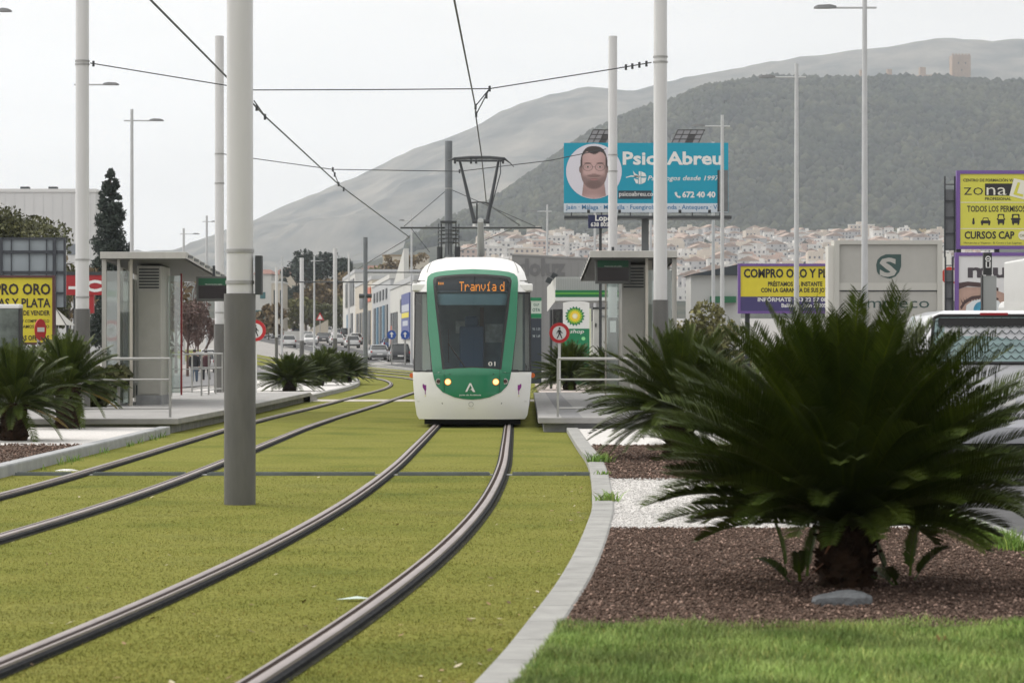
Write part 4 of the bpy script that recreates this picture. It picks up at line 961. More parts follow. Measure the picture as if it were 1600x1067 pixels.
def limbs(mb, H, r, n, spread, rr, z0=.35):
    mb.tube([(0, 0, -.3), (rr.uniform(-.1, .1), 0, H*.35), (rr.uniform(-.2, .2), rr.uniform(-.2, .2), H*.8)], [r, r*.75, r*.25], 8)
    ends = []
    for k in range(n):
        a = k*2.4+rr.uniform(-.4, .4); z = H*rr.uniform(z0, .72); l = spread*rr.uniform(.55, 1); e = Vector((math.cos(a)*l, math.sin(a)*l, z+H*rr.uniform(.10, .3)))
        mb.tube([(0, 0, z), (e.x*.5, e.y*.5, (z+e.z)/2+.05*H), e], [r*.45, r*.3, r*.08], 5); ends.append(e)
    return ends
def tree(loc, H, W, m, label, seed, nleaf=4200, size=.22, group=None, name='tree', z0=.3, bare=False, cat='tree'):
    rr = random.Random(seed); t = thing(name, label, cat, loc, 0, group); mb = MB(); ends = limbs(mb, H, max(.10, H*.018), 11, W*.5, rr, z0)
    if bare:
        for e in list(ends):
            for k in range(9):
                d = Vector((rr.gauss(0, 1), rr.gauss(0, 1), rr.uniform(.2, 1.4))).normalized()*H*.16; mb.tube([e*rr.uniform(.55, 1), e+d*.6, e+d], [.03, .02, .008], 4)
    mb.build('trunk', M_bark if not bare else M_twig, t)
    cl = [(e.x*rr.uniform(.7, 1.05), e.y, e.z, W*rr.uniform(.13, .24)) for e in ends]+[(rr.uniform(-.15, .15)*W, rr.uniform(-.1, .1)*W, H*rr.uniform(.72, .92), W*rr.uniform(.14, .24)) for _ in range(5)]
    V, F, T = leafcloud(cl, nleaf, size, seed); npmesh('crown', V, F, m, t, T); return t
def bush(loc, W, H, m, label, seed, n=1500, size=.12, name='bush', group=None, cat='bush'):
    rr = random.Random(seed); t = thing(name, label, cat, loc, 0, group)
    mb = MB()
    for k in range(6): a = rr.uniform(0, 6.28); mb.tube([(0, 0, -.1), (math.cos(a)*W*.2, math.sin(a)*W*.1, H*.6)], [.05, .02], 5)
    mb.build('stem', M_bark, t)
    cl = [(rr.uniform(-.42, .42)*W, rr.uniform(-.2, .2)*W, H*rr.uniform(.25, .75), min(W, H)*rr.uniform(.2, .34)) for _ in range(max(6, int(W/H*4)))]
    V, F, T = leafcloud(cl, n, size, seed); npmesh('crown', V, F, m, t, T); return t
def at(px, Y): return (px-800)*Y/FPX
# conifer beside the left shelter
t = thing('conifer', 'tall dark conifer behind the left shelter', 'tree', (at(173, 200), 200, 0)); MB().tube([(0, 0, -.3), (0, 0, 13.2)], [.28, .04], 8).build('trunk', M_bark, t)
rr = random.Random(4); cl = []
for k in range(210):
    q = rr.random()**.85; z = 2+11.6*q; w_ = (.22+1.50*(1-q)**.62)*rr.uniform(.45, 1.12); a = k*2.4+rr.uniform(-.6, .6); cl.append((math.cos(a)*w_*.82, math.sin(a)*w_*.82, z+rr.uniform(-.2, .3), .16+.80*(1-q)**.9, .75))
cl += [(rr.uniform(-.15, .15), rr.uniform(-.15, .15), 2+11.3*k/45, .10+1.05*(1-k/45), 1.1) for k in range(46)]
V, F, T = leafcloud(cl, 34000, .15, 5, .35); npmesh('crown', V, F, M_leafdark, t, T)
for i, (px, Y, H, W, m, lb, kw) in enumerate([
    (8, 150, 9.4, 7.0, M_leafgreen, 'bushy olive-green tree above the grey billboard back at the left edge', dict(nleaf=15000, size=.11)),
    (55, 155, 6.9, 4.0, M_leafgreen, 'bushy olive-green tree right of its taller neighbour behind the grey billboard back', dict(nleaf=11000, size=.11)),
    (108, 170, 7.6, 3.2, M_leafbrown, 'sparse autumn tree between the grey billboard back and the white pole', dict(nleaf=500)),
    (238, 190, 6.9, 4.5, M_leafbrown, 'bare reddish tree over the left shelter roof, right of the conifer', dict(nleaf=420, bare=True)),
    (275, 205, 6.6, 4.5, M_leafbrown, 'bare brown tree over the right part of the left shelter roof', dict(nleaf=260, bare=True)),
    (293, 180, 4.6, 3.8, M_twig, 'leafless brownish street tree behind the walking pedestrians', dict(nleaf=1500, bare=True, size=.12)),
    (310, 215, 5.0, 3.0, M_twig, 'second leafless street tree left of the white pole', dict(nleaf=900, bare=True, size=.12)),
]): tree((at(px, Y), Y, TZ(at(px, Y), Y)), H, W, m, lb, 30+i, **kw)
# wood at the end of the road
for i, (px, Y, top, W, m, lb) in enumerate([
    (463, 560, 398, 7, M_leafdark, 'dark tree at the left end of the wood closing the road'), (478, 545, 388, 9, M_leafdark, 'tall dark eucalyptus, highest on the left of the wood closing the road'),
    (497, 565, 404, 7, M_leafbrown, 'brownish tree in the middle of the wood, behind a slim pale mast'), (512, 550, 394, 7, M_leafdark, 'tall dark tree in the middle of the wood, left of the tallest pale mast'),
    (536, 560, 400, 8, M_leafdark, 'dark tree at the right end of the wood, touching the shops'), (505, 520, 436, 7, M_leafbrown, 'rust-brown tree low in the front of the wood'),
    (470, 515, 466, 6, M_leafyellow, 'yellow-green low tree at the front left of the wood'), (508, 505, 478, 6, M_leafgreen, 'bright green low tree at the front of the wood above the dark car'),
    (540, 512, 468, 6, M_leafyellow, 'yellow-green low tree beside the shops'), (486, 525, 452, 6, M_leafbrown, 'rusty shrub-like tree between the two nearer masts'), (549, 540, 424, 6, M_leafbrown, 'dull brown tree just left of the grey shopfront'),
    (420, 430, 478, 4.5, M_leafbrown, 'bare pinkish tree before the white house on the far left of the road')]):
    z = TZ(0, Y); tree((at(px, Y), Y, z), CAMZ-(top-HZ)*Y/FPX-z, W, m, lb, 60+i, 1500, .42, z0=.12, group='trees at the far end of the road')
for i, (px, Y, W, H, m, lb) in enumerate([
    (100, 62, 1.6, 2.0, M_leafgreen, 'clipped green hedge between the yellow board and the white pole'), (150, 64, 1.2, 1.5, M_leafgreen, 'low hedge left of the shelter glass'),
    (1088, 108, 2.6, 3.9, M_leafyellow, 'loose yellowish tree-like bush right of the right shelter'), (1150, 118, 3.4, 2.9, M_leafyellow, 'yellow-green bush left of the purple-framed gold-buying sign'), (1066, 100, 1.6, 2.6, M_leafgreen, 'green bush against the glass of the right shelter')]):
    bush((at(px, Y), Y, 0), W, H, m, lb, 80+i, 2200, .10)

# ------------------------------------------------------------------ signs and billboards
def noped(loc, label, rz=0):
    t = thing('road_sign', label, 'road sign', loc, rz, 'round no-pedestrians signs')
    MB().bb(-.04, .04, 0, .05, -.1, 1.75).build('post', M_signwhite, t)
    p = MB().cyl((0, -.02, 2.0), (0, -.0, 2.0), .30, .30, 40).build('plate', M_signwhite, t, False)
    mb = MB(); ringface(mb, 0, 2.0, .205, .30, -.024, 0, 44); mb.build('red_ring', M_signred, p)
    mb = MB(); y = -.026; o = 2.0
    disc(mb, .005, o+.135, .03, y, 0, 14); polyf(mb, [(-.035, o+.09), (.035, o+.095), (.04, o-.01), (-.035, o-.01)], y)
    for a in ([(.03, o), (.09, o-.16), (.065, o-.17), (.0, o-.02)], [(-.01, o+.01), (-.04, o-.08), (-.085, o-.16), (-.055, o-.17), (-.01, o-.09), (.02, o)], [(-.03, o+.09), (-.075, o+.03), (-.085, o-.03), (-.065, o-.03), (-.055, o+.02), (-.02, o+.055)], [(.03, o+.09), (.065, o+.03), (.10, o+.0), (.09, o-.02), (.05, o+.01), (.015, o+.055)]): polyf(mb, a, y-.001)
    mb.build('pictogram', M_ink, p); return t
noped((at(874, 84), 84, .0), 'no-pedestrians sign with a red ring at the end of the right platform')
noped((at(399, 80), 80, .05), 'no-pedestrians sign half hidden behind the thick near pole')
def board(name, label, px0, px1, py0, py1, Y, m, frame=None, fw=.12, cat='billboard', depth=.18):
    """returns thing at the sheet's lower-left corner and pixel->local converters"""
    a = PX(px0, py1, Y); b = PX(px1, py0, Y); W, H = b.x-a.x, b.z-a.z
    t = thing(name, label, cat, a); MB().bb(0, W, .0, depth, 0, H).build('panel', m, t)
    if frame:
        mb = MB(); mb.bb(-fw, 0, -.04, depth+.02, -fw, H+fw); mb.bb(W, W+fw, -.04, depth+.02, -fw, H+fw); mb.bb(0, W, -.04, depth+.02, H, H+fw); mb.bb(0, W, -.04, depth+.02, -fw, 0); mb.build('frame', frame, t)
    u = lambda px: (px-px0)*Y/FPX; v = lambda py: (py1-py)*Y/FPX; k = Y/FPX
    return t, u, v, k, W, H, a
def legs(t, xs, z0, dep=.3, r=.09, m=None):
    for x in xs: MB().bb(x-r, x+r, dep, dep+2*r, -z0, .5).build('leg', m or M_darkmetal, t)
# turquoise billboard
Y = 139
t, u, v, k, W, H, a = board('billboard', 'large turquoise billboard with a bearded man in glasses and solar panels on top', 881, 1138, 223.5, 332, Y, M_cyan, depth=.25)
MB().bb(0, W-.02, -.012, -.003, 0, v(318)).build('white_strip', mat('poster_pale', (.62, .68, .75), .5), t)
mb = MB(); disc(mb, u(928), v(268), 43.5*k, -.012, 0, 48, 43*k); pc = mb.build('portrait_disc', mat('poster_lilac', (.68, .66, .74), .5), t)
def portrait():                     # a printed portrait: colours vary over one flat sheet like ink on a poster
    ss = lambda a, b, x: (lambda q: q*q*(3-2*q))(np.clip((x-a)/(b-a), 0, 1))
    xs = np.linspace(904, 952, 97); ys_ = np.linspace(227, 311, 150); Xg, Yg = np.meshgrid(xs, ys_)
    dx = (Xg-928)/20.5
    def el(cx, cy, a, b, s0=.85, s1=1.15): return 1-ss(s0, s1, np.sqrt(((Xg-cx)/a)**2+((Yg-cy)/b)**2))
    C = np.ones(Xg.shape+(3,))*np.array([.50, .33, .32])
    C = C*(1.12-.22*np.abs(dx)**2.2-.10*ss(-.2, 1, dx))[..., None]
    def mix(m, c):
        nonlocal C; C = C*(1-m[..., None])+np.array(c)*m[..., None]
    gn = .5+.5*np.sin(Xg*2.9+3*np.sin(Yg*1.3))*np.sin(Yg*2.3+2*np.sin(Xg*1.1))
    mix(ss(282, 297, Yg)*.45*(1-ss(300, 311, Yg)), (.24, .14, .13))                                    # neck
    brd = np.maximum(ss(271, 283, Yg+5*dx**2)*el(928, 262, 24, 34.5, .93, 1.02), ss(.74, .96, np.abs(dx))*ss(254, 268, Yg))*(1-ss(297, 301, Yg)); mix(np.clip(brd, 0, 1)*(.58+.22*gn), (.13, .085, .08))
    mix(el(928, 288, 14, 7.5, .5, 1.2)*(.62+.2*gn), (.16, .10, .095)); mix(el(928, 275, 12, 2.6, .6, 1.2)*.75, (.15, .09, .085))
    mix(el(928, 280.4, 7.5, 2.0, .5, 1.1)*.8, (.42, .20, .20)); mix(el(928, 279.6, 7.5, .7, .5, 1.2)*.7, (.18, .08, .08))
    for sg in (-1, 1):
        mix(el(928+sg*9.5, 261, 6.6, 3.2, .4, 1.2)*.35, (.24, .14, .13)); mix(el(928+sg*9.5, 261, 3.6, 1.5, .6, 1.1)*.7, (.62, .56, .55)); mix(el(928+sg*9.5, 261, 1.8, 1.6, .6, 1.1)*.95, (.05, .035, .03))
        mix(el(928+sg*9.8, 255.4, 6.6, 1.4, .5, 1.2)*.85, (.07, .045, .04)); mix(el(928+sg*13, 270, 5, 5, .2, 1.2)*.25, (.62, .42, .40))
        rg_ = np.abs(np.sqrt(((Xg-928-sg*9.5)/7.4)**2+((Yg-261.5)/5.6)**2)-1); mix((1-ss(.02, .13, rg_))*.75, (.08, .07, .07))
    mix(el(928, 261, 3, .6, .5, 1.3)*.6, (.08, .07, .07)); mix(el(928, 265, 2.2, 8, .3, 1.2)*.22, (.66, .46, .44)); mix(el(928, 272, 4.6, 1.2, .5, 1.2)*.5, (.22, .12, .12)); mix(el(928, 243, 15, 8, .1, 1.2)*.25, (.66, .47, .45))
    hair = np.clip(ss(0, 1.8, 239.5+2.2*np.cos(dx*5.2)+5.5*np.clip(np.abs(dx)-.55, 0, 1)*6*.5-Yg+1.4*gn), 0, 1); side = ss(.82, .95, np.abs(dx))*(1-ss(258, 266, Yg)); mix(np.clip(np.maximum(hair, side), 0, 1), (.045, .035, .035)); mix(hair*gn*.25, (.12, .09, .085))
    head = np.where(Yg < 262, (np.abs(Xg-928)/21.5)**2.7+(np.abs(Yg-262)/33.5)**2.7, (np.abs(Xg-928)/21.5)**2.2+(np.abs(Yg-262)/35.5)**2.2) < 1; neck = (np.abs(Xg-928) < 16.5+ (Yg-285)*.12) & (Yg > 278) & (Yg < 310.5-.012*(Xg-928)**2); ear = (((np.abs(Xg-928)-21)/2.4)**2+((Yg-265)/6)**2 < 1); keep = head | neck | ear
    V = np.stack([u(Xg), np.full(Xg.shape, -.016), v(Yg)], -1).reshape(-1, 3); nx_ = len(xs); q = (np.arange(len(ys_)-1)[:, None]*nx_+np.arange(nx_-1)[None]).ravel()
    kk = keep.ravel(); F = np.stack([q, q+nx_, q+nx_+1, q+1], -1); F = F[kk[F].all(1)]
    npmesh('portrait', V, F, mat('portrait_print', (.96, .96, .96), .5, col2=(1, 1, 1), attr=True), t, np.clip(C, 0, 1).reshape(-1, 3))
portrait()
mb = MB(); textmesh([('PsicoAbreu', u(973), v(257), 20*k, (1128-973)*k, 'L', .03, -.012), ('Psicólogos desde 1997', u(1012), v(282), 7.5*k, (1124-1012)*k, 'L', .012, -.012, .25), ('672 40 40 41', u(1066), v(308.5), 9*k, 66*k, 'L', .035, -.012)], mb)
y = -.012; polyf(mb, [(u(978), v(277)), (u(986), v(274.5)), (u(1000), v(275)), (u(1000), v(277)), (u(986), v(276.5)), (u(978), v(278.3))], y)
for d in ([(989, 267), (993, 272), (997, 274), (997, 279), (991, 276)], [(998, 268), (1001, 268), (1001, 288), (998, 288)], [(1002, 268), (1008, 271), (1010, 276), (1002, 276)], [(1002, 278), (1010, 278), (1008, 285), (1002, 288)], [(990, 279), (997, 281), (997, 287), (994, 287)]): polyf(mb, [(u(p), v(q)) for p, q in d], y)
polyf(mb, [(u(1054), v(301)), (u(1057), v(300)), (u(1058.5), v(303)), (u(1057.5), v(304)), (u(1060.5), v(307)), (u(1062), v(306)), (u(1064), v(308)), (u(1062), v(310)), (u(1058), v(308.5)), (u(1055), v(305))], y); mb.build('white_lettering', M_signwhite, t)
MB().bb(u(966), u(1018), -.010, -.004, v(311), v(298)).build('dark_strip', mat('poster_navy', (.03, .05, .07), .5), t)
textmesh([('psicoabreu.com', u(967.5), v(306.5), 7.2*k, 60*k, 'L', .012, -.016)], MB()).build('strip_lettering', M_signwhite, t)
textmesh([('Jaén · Málaga · Marbella · Fuengirola · Ronda · Antequera · Vélez', u(884), v(327), 7*k, (1136-884)*k, 'L', .014, -.016)], MB()).build('town_lettering', mat('poster_blue', (.05, .2, .4), .5), t)
mb = MB(); mb.bb(u(1122), u(1137.5), -.03, -.014, v(331), v(266)); mb.build('torn_corner', M_panelback, t)
MB().bb(u(1121), u(1123), -.035, -.03, v(331), v(266)).build('torn_edge', M_ink, t)
mb = MB(); mb.bb(u(881), u(1141), -.9, .6, v(343), v(338.5))
for px in (893, 940, 985, 1035, 1082, 1125): mb.bb(u(px)-.03, u(px)+.03, .05, .12, v(339), v(331))
mb.build('catwalk', M_darkmetal, t)
for px in (919, 967, 1061, 1107): MB().box((u(px), -.75, v(331.5)), (.14, .1, .16), Matrix.Rotation(.5, 3, 'X')).build('floodlight', M_darkmetal, t, False, .02)
MB().bb(u(1003), u(1014), .2, .56, v(345)-7.5, v(338)).build('column', mat('column_grey', (.13, .14, .15), .5), t)
for x0, x1 in ((916, 966), (1049, 1103)):
    cx = (u(x0)+u(x1))/2; w_ = (u(x1)-u(x0))-12*k
    mb = MB(); sh = 11*k
    P0 = [(cx-w_/2-sh*.5, .3, H-.02), (cx+w_/2-sh*.5, .3, H-.02), (cx+w_/2+sh*.5, .75, H+22*k), (cx-w_/2+sh*.5, .75, H+22*k)]
    f = lambda a_, b_: tuple(np.array(P0[0])*(1-a_)*(1-b_)+np.array(P0[1])*a_*(1-b_)+np.array(P0[2])*a_*b_+np.array(P0[3])*(1-a_)*b_)
    for i in range(4):
        for j in range(3):
            e = .07; mb.add([f((i+e)/4, (j+e)/3), f((i+1-e)/4, (j+e)/3), f((i+1-e)/4, (j+1-e)/3), f((i+e)/4, (j+1-e)/3)], [(0, 1, 2, 3)], 0 if (i, j) not in ((2, 1), (2, 0)) else 1)
    sp = mb.build('solar_panel', [mat('solar_cell', (.13, .13, .14), .2, spec=.8), M_ink], t)
    mb = MB()
    for q in range(4): mb.tube([P0[q], P0[(q+1) % 4]], .025, 5)
    for i in (1, 2, 3): mb.tube([f(i/4, 0), f(i/4, 1)], .022, 5)
    for j in (1, 2): mb.tube([f(0, j/3), f(1, j/3)], .022, 5)
    mb.build('panel_frame', M_ink, sp)
# small navy sign in front of it
t, u, v, k, W, H, a = board('shop_sign', 'small navy sign with white lettering under the turquoise billboard', 919, 958, 336, 356.5, 118, mat('sign_navy', (.012, .018, .075), .4), cat='sign')
mb = MB(); textmesh([('Lope', u(930), v(345), 9*k, 25*k, 'L', .03, -.01), ('638 805', u(923), v(354), 6.5*k, 28*k, 'L', .02, -.01)], mb).build('lettering', M_signwhite, t); legs(t, [W/2], a.z, .3, .06)
# right gold-buying sign
t, u, v, k, W, H, a = board('billboard', 'yellow gold-buying sign with a purple frame right of the yellowish bushes', 1157, 1330, 416, 486, 112, M_signyellow, M_purple, .10)
MB().bb(0, W, -.012, -.004, -.0, v(463.5)).build('navy_strip', mat('strip_purple', (.06, .05, .16), .5), t)
textmesh([('COMPRO ORO Y PLATA', u(1162), v(433.5), 13.5*k, 160*k, 'L', .035, -.01), ('PRÉSTAMOS AL INSTANTE', u(1200), v(447), 6.8*k, 85*k, 'L', .03, -.01), ('CON LA GARANTÍA DE SUS JOYAS', u(1189), v(456.5), 6.8*k, 112*k, 'L', .03, -.01)], MB()).build('black_lettering', M_ink, t)
textmesh([('INFÓRMATE: 953 22 57 08', u(1184), v(471), 6*k, 108*k, 'L', .025, -.016), ('Bailén, 7 - Jaén 23005', u(1221), v(480), 6*k, 70*k, 'L', .025, -.016)], MB()).build('white_lettering', M_signwhite, t); legs(t, [.3, W-.3], a.z)
# left gold-buying board
t, u, v, k, W, H, a = board('billboard', 'yellow gold-buying board with a maroon frame at the left edge', -70, 82, 434, 535, 66, M_signyellow, mat('frame_maroon', (.10, .035, .035), .5), .05)
textmesh([('COMPRO ORO', u(79), v(460), 17*k, 133*k, 'R', .03, -.01), ('MONEDAS Y PLATA', u(79), v(480), 14*k, 137*k, 'R', .025, -.01), ('ANTES DE VENDER', u(78), v(492.5), 7.5*k, 68*k, 'R', .02, -.01), ('VENGA Y COMPRUÉBELO', u(77), v(504), 5*k, 62*k, 'R', .01, -.01), ('MOSTRAMOS PRECIO', u(77), v(512.5), 5*k, 62*k, 'R', .01, -.01), ('A LAS OFERTAS', u(77), v(531.5), 7.5*k, 56*k, 'R', .03, -.01)], MB()).build('lettering', mat('ink_brown', (.03, .02, .018), .5), t); legs(t, [W*.2, W-.3], a.z, .25, .06)
# grey billboard back
t, u, v, k, W, H, a = board('billboard', 'grey back of a billboard on a steel grid, left of the white pole', -40, 103, 373, 480, 96, mat('back_sheet', (.30, .34, .37), .5, var=.10, vscale=.8), cat='billboard', depth=.06)
mb = MB()
for py, r_ in ((373, .035), (394, .05), (426, .05), (458, .035)): mb.bb(0, W, -.10, -.02, v(py)-r_, v(py)+r_)
for px, r_ in ((3, .05), (86, .06), (102, .04)): mb.bb(u(px)-r_, u(px)+r_, -.14, -.1005, v(480), v(372))
for px in (18, 46, 73): mb.bb(u(px)-.012, u(px)+.012, -.08, -.02, 0, H)
mb.build('steel_grid', mat('grid_steel', (.05, .055, .065), .5, .3), t); legs(t, [u(86), u(3)], a.z, -.1, .06)
# cabinet and round sign at left edge
t, u, v, k, W, H, a = board('info_cabinet', 'dark glass-fronted cabinet with a white cap at the left picture edge', -20, 29, 482, 560, 60, mat('cabinet_glass', (.045, .055, .05), .12, col2=(.16, .19, .17), vscale=2.4), cat='cabinet', depth=.35)
MB().bb(-.03, W+.03, -.03, .38, H, H+.09).build('cap', M_signwhite, t, False, .02); MB().bb(W, W+.03, -.02, .36, -.6, H).build('side_post', M_black, t); MB().bb(0, W, .05, .3, -a.z, -.005).build('foot', M_concdark, t)
t = thing('road_sign', 'red no-entry sign turned sideways in front of the yellow board', 'road sign', (at(62.5, 64), 64, .0), R(68)); z_ = CAMZ-(515-HZ)*64/FPX
MB().bb(-.03, .03, .01, .06, -.1, z_).build('post', M_steel, t); MB().cyl((0, -.02, z_), (0, .0, z_), .24, .24, 36).build('plate', M_signred, t); MB().bb(-.15, .15, -.026, -.021, z_-.05, z_+.05).build('white_bar', M_signwhite, t)
# red shop sign behind the shelter
t, u, v, k, W, H, a = board('shop_sign', 'red shop fascia with white lettering behind the white pole on the left', 100, 190, 430, 461, 118, mat('fascia_red', (.36, .015, .02), .45), cat='sign')
MB().bb(-.1, W+.1, -.03, .3, H, H+.14).build('top_trim', M_darkmetal, t); textmesh([('- C', u(107), v(455), 17*k, 52*k, 'L', .05, -.01)], MB()).build('lettering', M_signwhite, t)
MB().bb(u(134), u(146), .05, .3, -.75, -.002).build('lower_panel', MATS['fascia_red'], t); legs(t, [.4, W-.4], a.z, .3, .06)
t = thing('awning', 'pale pointed tent roof beside the left white pole', 'awning', (at(92, 80), 80, 0))
z0 = CAMZ-(508-HZ)*80/FPX; z1 = CAMZ-(481-HZ)*80/FPX
mb = MB(); mb.add([(-.5, -.6, z0), (.36, -.6, z0), (.36, .6, z0), (-.5, .6, z0), (-.10, 0, z1)], [(0, 1, 4), (1, 2, 4), (2, 3, 4), (3, 0, 4)]); mb.build('canopy', mat('tent_cloth', (.42, .41, .38), .7), t)
mb = MB(); 
for x in (-.42, -.1, .3): mb.tube([(x, -.62, z0), (-.10, 0, z1+.01)], .012, 5)
mb.build('rib', M_ink, t)
for x in (-.45, .32): MB().bb(x-.03, x+.03, -.5, -.44, 0, z0-.002).build('leg', M_darkmetal, t)
# big white box sign with the green S emblem
t, u, v, k, W, H, a = board('box_sign', 'big pale box sign with a dark green leaf emblem behind the foreground cycad', 1306, 1470, 382, 585, 100, mat('box_panel', (.40, .395, .37), .5, var=.04), cat='sign', depth=.9)
mb = MB(); M_boxfr = mat('box_frame', (.48, .475, .44), .5); d = .11
mb.bb(u(1303), u(1311), -d, .92, v(585), v(376)); mb.bb(u(1464), u(1472), -d, .92, v(585), v(376)); mb.bb(u(1311), u(1464), -d, .92, v(382), v(376)); mb.bb(u(1311), u(1464), -.05, -.002, v(453.5), v(442)); mb.build('frame', M_boxfr, t)
MB().bb(u(1294), u(1303), -.02, .9, v(585), v(384)).build('side_panel', mat('box_side', (.6, .59, .55), .5), t)
MB().bb(u(1306), u(1470), -.02, -.003, v(455.5), v(454)).build('joint', M_darkmetal, t); MB().bb(0, W, .1, .8, -a.z, -.003).build('foot', M_concdark, t)
M_sg = mat('emblem_green', (.035, .075, .07), .5); mb = MB()
leaf = [(1408, 397.5), (1408, 416), (1405, 425), (1399, 432), (1390, 435.5), (1384, 434), (1378, 432), (1372, 428), (1370, 424), (1369, 414), (1371, 406), (1376, 401), (1384, 397.5)]
polyf(mb, [(u(x), v(y)) for x, y in leaf], -.012); mb.build('emblem', M_sg, t)
textmesh([('S', u(1387.5), v(431), 28*k, 27*k, 'C', .035, -.02)], MB()).build('emblem_letter', MATS['box_panel'], t)
mb = MB(); textmesh([('simpleco', u(1334), v(481), 17*k, 118*k, 'L', .0, -.012)], mb).build('lettering', M_sg, t)
# stacked right boards
t, u, v, k, W, H, a = board('billboard', 'yellow driving-course board with a purple frame at the right edge', 1500, 1664, 272, 384, 108, mat('poster_yellow', (.62, .60, .075), .5, var=.03), M_purple, .13)
mb = MB(); textmesh([('CENTRO DE FORMACIÓN VIAL', u(1505), v(284), 4.5*k, 84*k, 'L', .02, -.01), ('zo', u(1506), v(305), 19*k, 30*k, 'L', -.01, -.01), ('PROFESIONAL', u(1539), v(313), 4.5*k, 41*k, 'L', .02, -.01), ('TODOS LOS PERMISOS', u(1511), v(331), 9.5*k, 91*k, 'L', .02, -.01), ('CURSOS CAP', u(1507), v(373), 11.5*k, 78*k, 'L', .03, -.01), ('Mercancías y Viajeros · El Corzo y Las Lagunas', u(1506), v(381), 3*k, 90*k, 'L', .0, -.01)], mb)
polyf(mb, [(u(1539), v(287)), (u(1586), v(287)), (u(1580), v(306)), (u(1539), v(306))], -.008)
def veh(cx, cy, w_, h_, kind):
    y = -.01; q = lambda a_, b_: (u(cx+a_*w_/2), v(cy-b_*h_/2))
    if kind == 0: disc(mb, u(cx), v(cy+2), 2.0*k, y, 0, 12, 3.2*k); polyf(mb, [q(-.6, .1), q(.6, .1), q(.25, .7), q(-.25, .7)], y); disc(mb, u(cx), v(cy-4), 1.3*k, y)
    elif kind == 1: polyf(mb, [q(-1, -.55), q(1, -.55), q(1, .15), q(.72, .25), q(.5, .95), q(-.5, .95), q(-.72, .25), q(-1, .15)], y); polyf(mb, [q(-.9, -1), q(-.55, -1), q(-.55, -.5), q(-.9, -.5)], y-.001); polyf(mb, [q(.55, -1), q(.9, -1), q(.9, -.5), q(.55, -.5)], y-.001)
    else: polyf(mb, [q(-.8, -.7), q(.8, -.7), q(.8, .9), q(.6, 1), q(-.6, 1), q(-.8, .9)], y); polyf(mb, [q(-.7, -1), q(-.35, -1), q(-.35, -.65), q(-.7, -.65)], y-.001); polyf(mb, [q(.35, -1), q(.7, -1), q(.7, -.65), q(.35, -.65)], y-.001); polyf(mb, [q(-1, .2), q(1, .2), q(1, -.1), q(-1, -.1)], y-.0005)
veh(1521, 346, 6, 12, 0); veh(1540, 346, 15, 12, 1); veh(1564, 343, 13, 17, 2); veh(1587, 343, 15, 17, 3)
mb.build('black_lettering', M_ink, t)
mb = MB(); q = lambda cx, cy, w_, h_: [(u(cx-w_), v(cy+h_)), (u(cx+w_), v(cy+h_)), (u(cx+w_*.7), v(cy-h_)), (u(cx-w_*.7), v(cy-h_))]
for cx, cy, w_, h_ in ((1540, 343, 4, 1.5), (1564, 339.5, 4.2, 3), (1587, 338.5, 4.2, 2)): polyf(mb, q(cx, cy, w_, h_), -.013)
mb.build('pictogram_window', MATS['poster_yellow'], t)
mb = MB(); textmesh([('na', u(1541.5), v(305), 19*k, 31*k, 'L', -.005, -.012)], mb); polyf(mb, [(u(1584), v(279)), (u(1608), v(284)), (u(1600), v(312)), (u(1577), v(306))], -.012); mb.bb(u(1500), u(1664), -.009, -.004, v(317), v(316)); mb.bb(u(1500), u(1664), -.009, -.004, v(358), v(357)); disc(mb, u(1598), v(368), 7*k, -.012); mb.build('white_lettering', mat('poster_cream', (.74, .73, .62), .5), t)
mb = MB(); polyf(mb, [(u(1590), v(285)), (u(1594), v(286)), (u(1589), v(302)), (u(1599), v(304)), (u(1598), v(308)), (u(1583), v(304))], -.016); mb.build('plate_letter', MATS['poster_yellow'], t)
textmesh([('CAP', u(1598), v(370), 4*k, 10*k, 'C', .02, -.016)], MB()).build('seal_lettering', mat('ink_olive', (.2, .2, .05), .5), t)
def sideframe(t, x0, x1, z0, z1, y0=.25):
    mb = MB()
    for z in np.arange(z0, z1, .62): mb.bb(x0, x1, y0, y0+.06, z-.02, z+.02)
    for x in (x0, x1): mb.bb(x-.03, x+.03, y0, y0+.08, z0-.3, z1)
    mb.build('steel_grid', M_darkmetal, t); MB().bb(x0, x1, y0+.09, y0+.12, z0, z1-.5).build('side_sheet', M_panelback, t)
sideframe(t, u(1478), u(1493.5), v(390), v(275)); legs(t, [u(1500), u(1560), u(1640)], a.z, .3, .09)
t, u, v, k, W, H, a = board('billboard', 'white optician board with a large eye under the yellow driving-course board', 1498, 1664, 400, 492, 107, mat('poster_white', (.66, .66, .67), .5, var=.02), M_purple, .13)
textmesh([('mu', u(1512), v(433), 22*k, 62*k, 'L', .035, -.01)], MB()).build('lettering', mat('ink_soft', (.06, .05, .06), .5), t)
def eyep(L): return [(u(x), v(y)) for x, y in L]
mb = MB(); polyf(mb, eyep([(1498, 452), (1510, 448.5), (1530, 449), (1560, 455), (1600, 470), (1600, 492), (1498, 492)]), -.010); mb.build('eye_lid', mat('eye_skin', (.42, .28, .23), .6, var=.15, vscale=1.5), t)
mb = MB(); polyf(mb, eyep([(1498, 442), (1512, 440), (1535, 442), (1560, 450), (1560, 455), (1535, 449), (1512, 447), (1498, 452)]), -.012); polyf(mb, eyep([(1500, 480), (1506, 470), (1518, 463), (1536, 461), (1560, 466), (1560, 469), (1536, 465), (1519, 468), (1508, 475), (1502, 484)]), -.014)
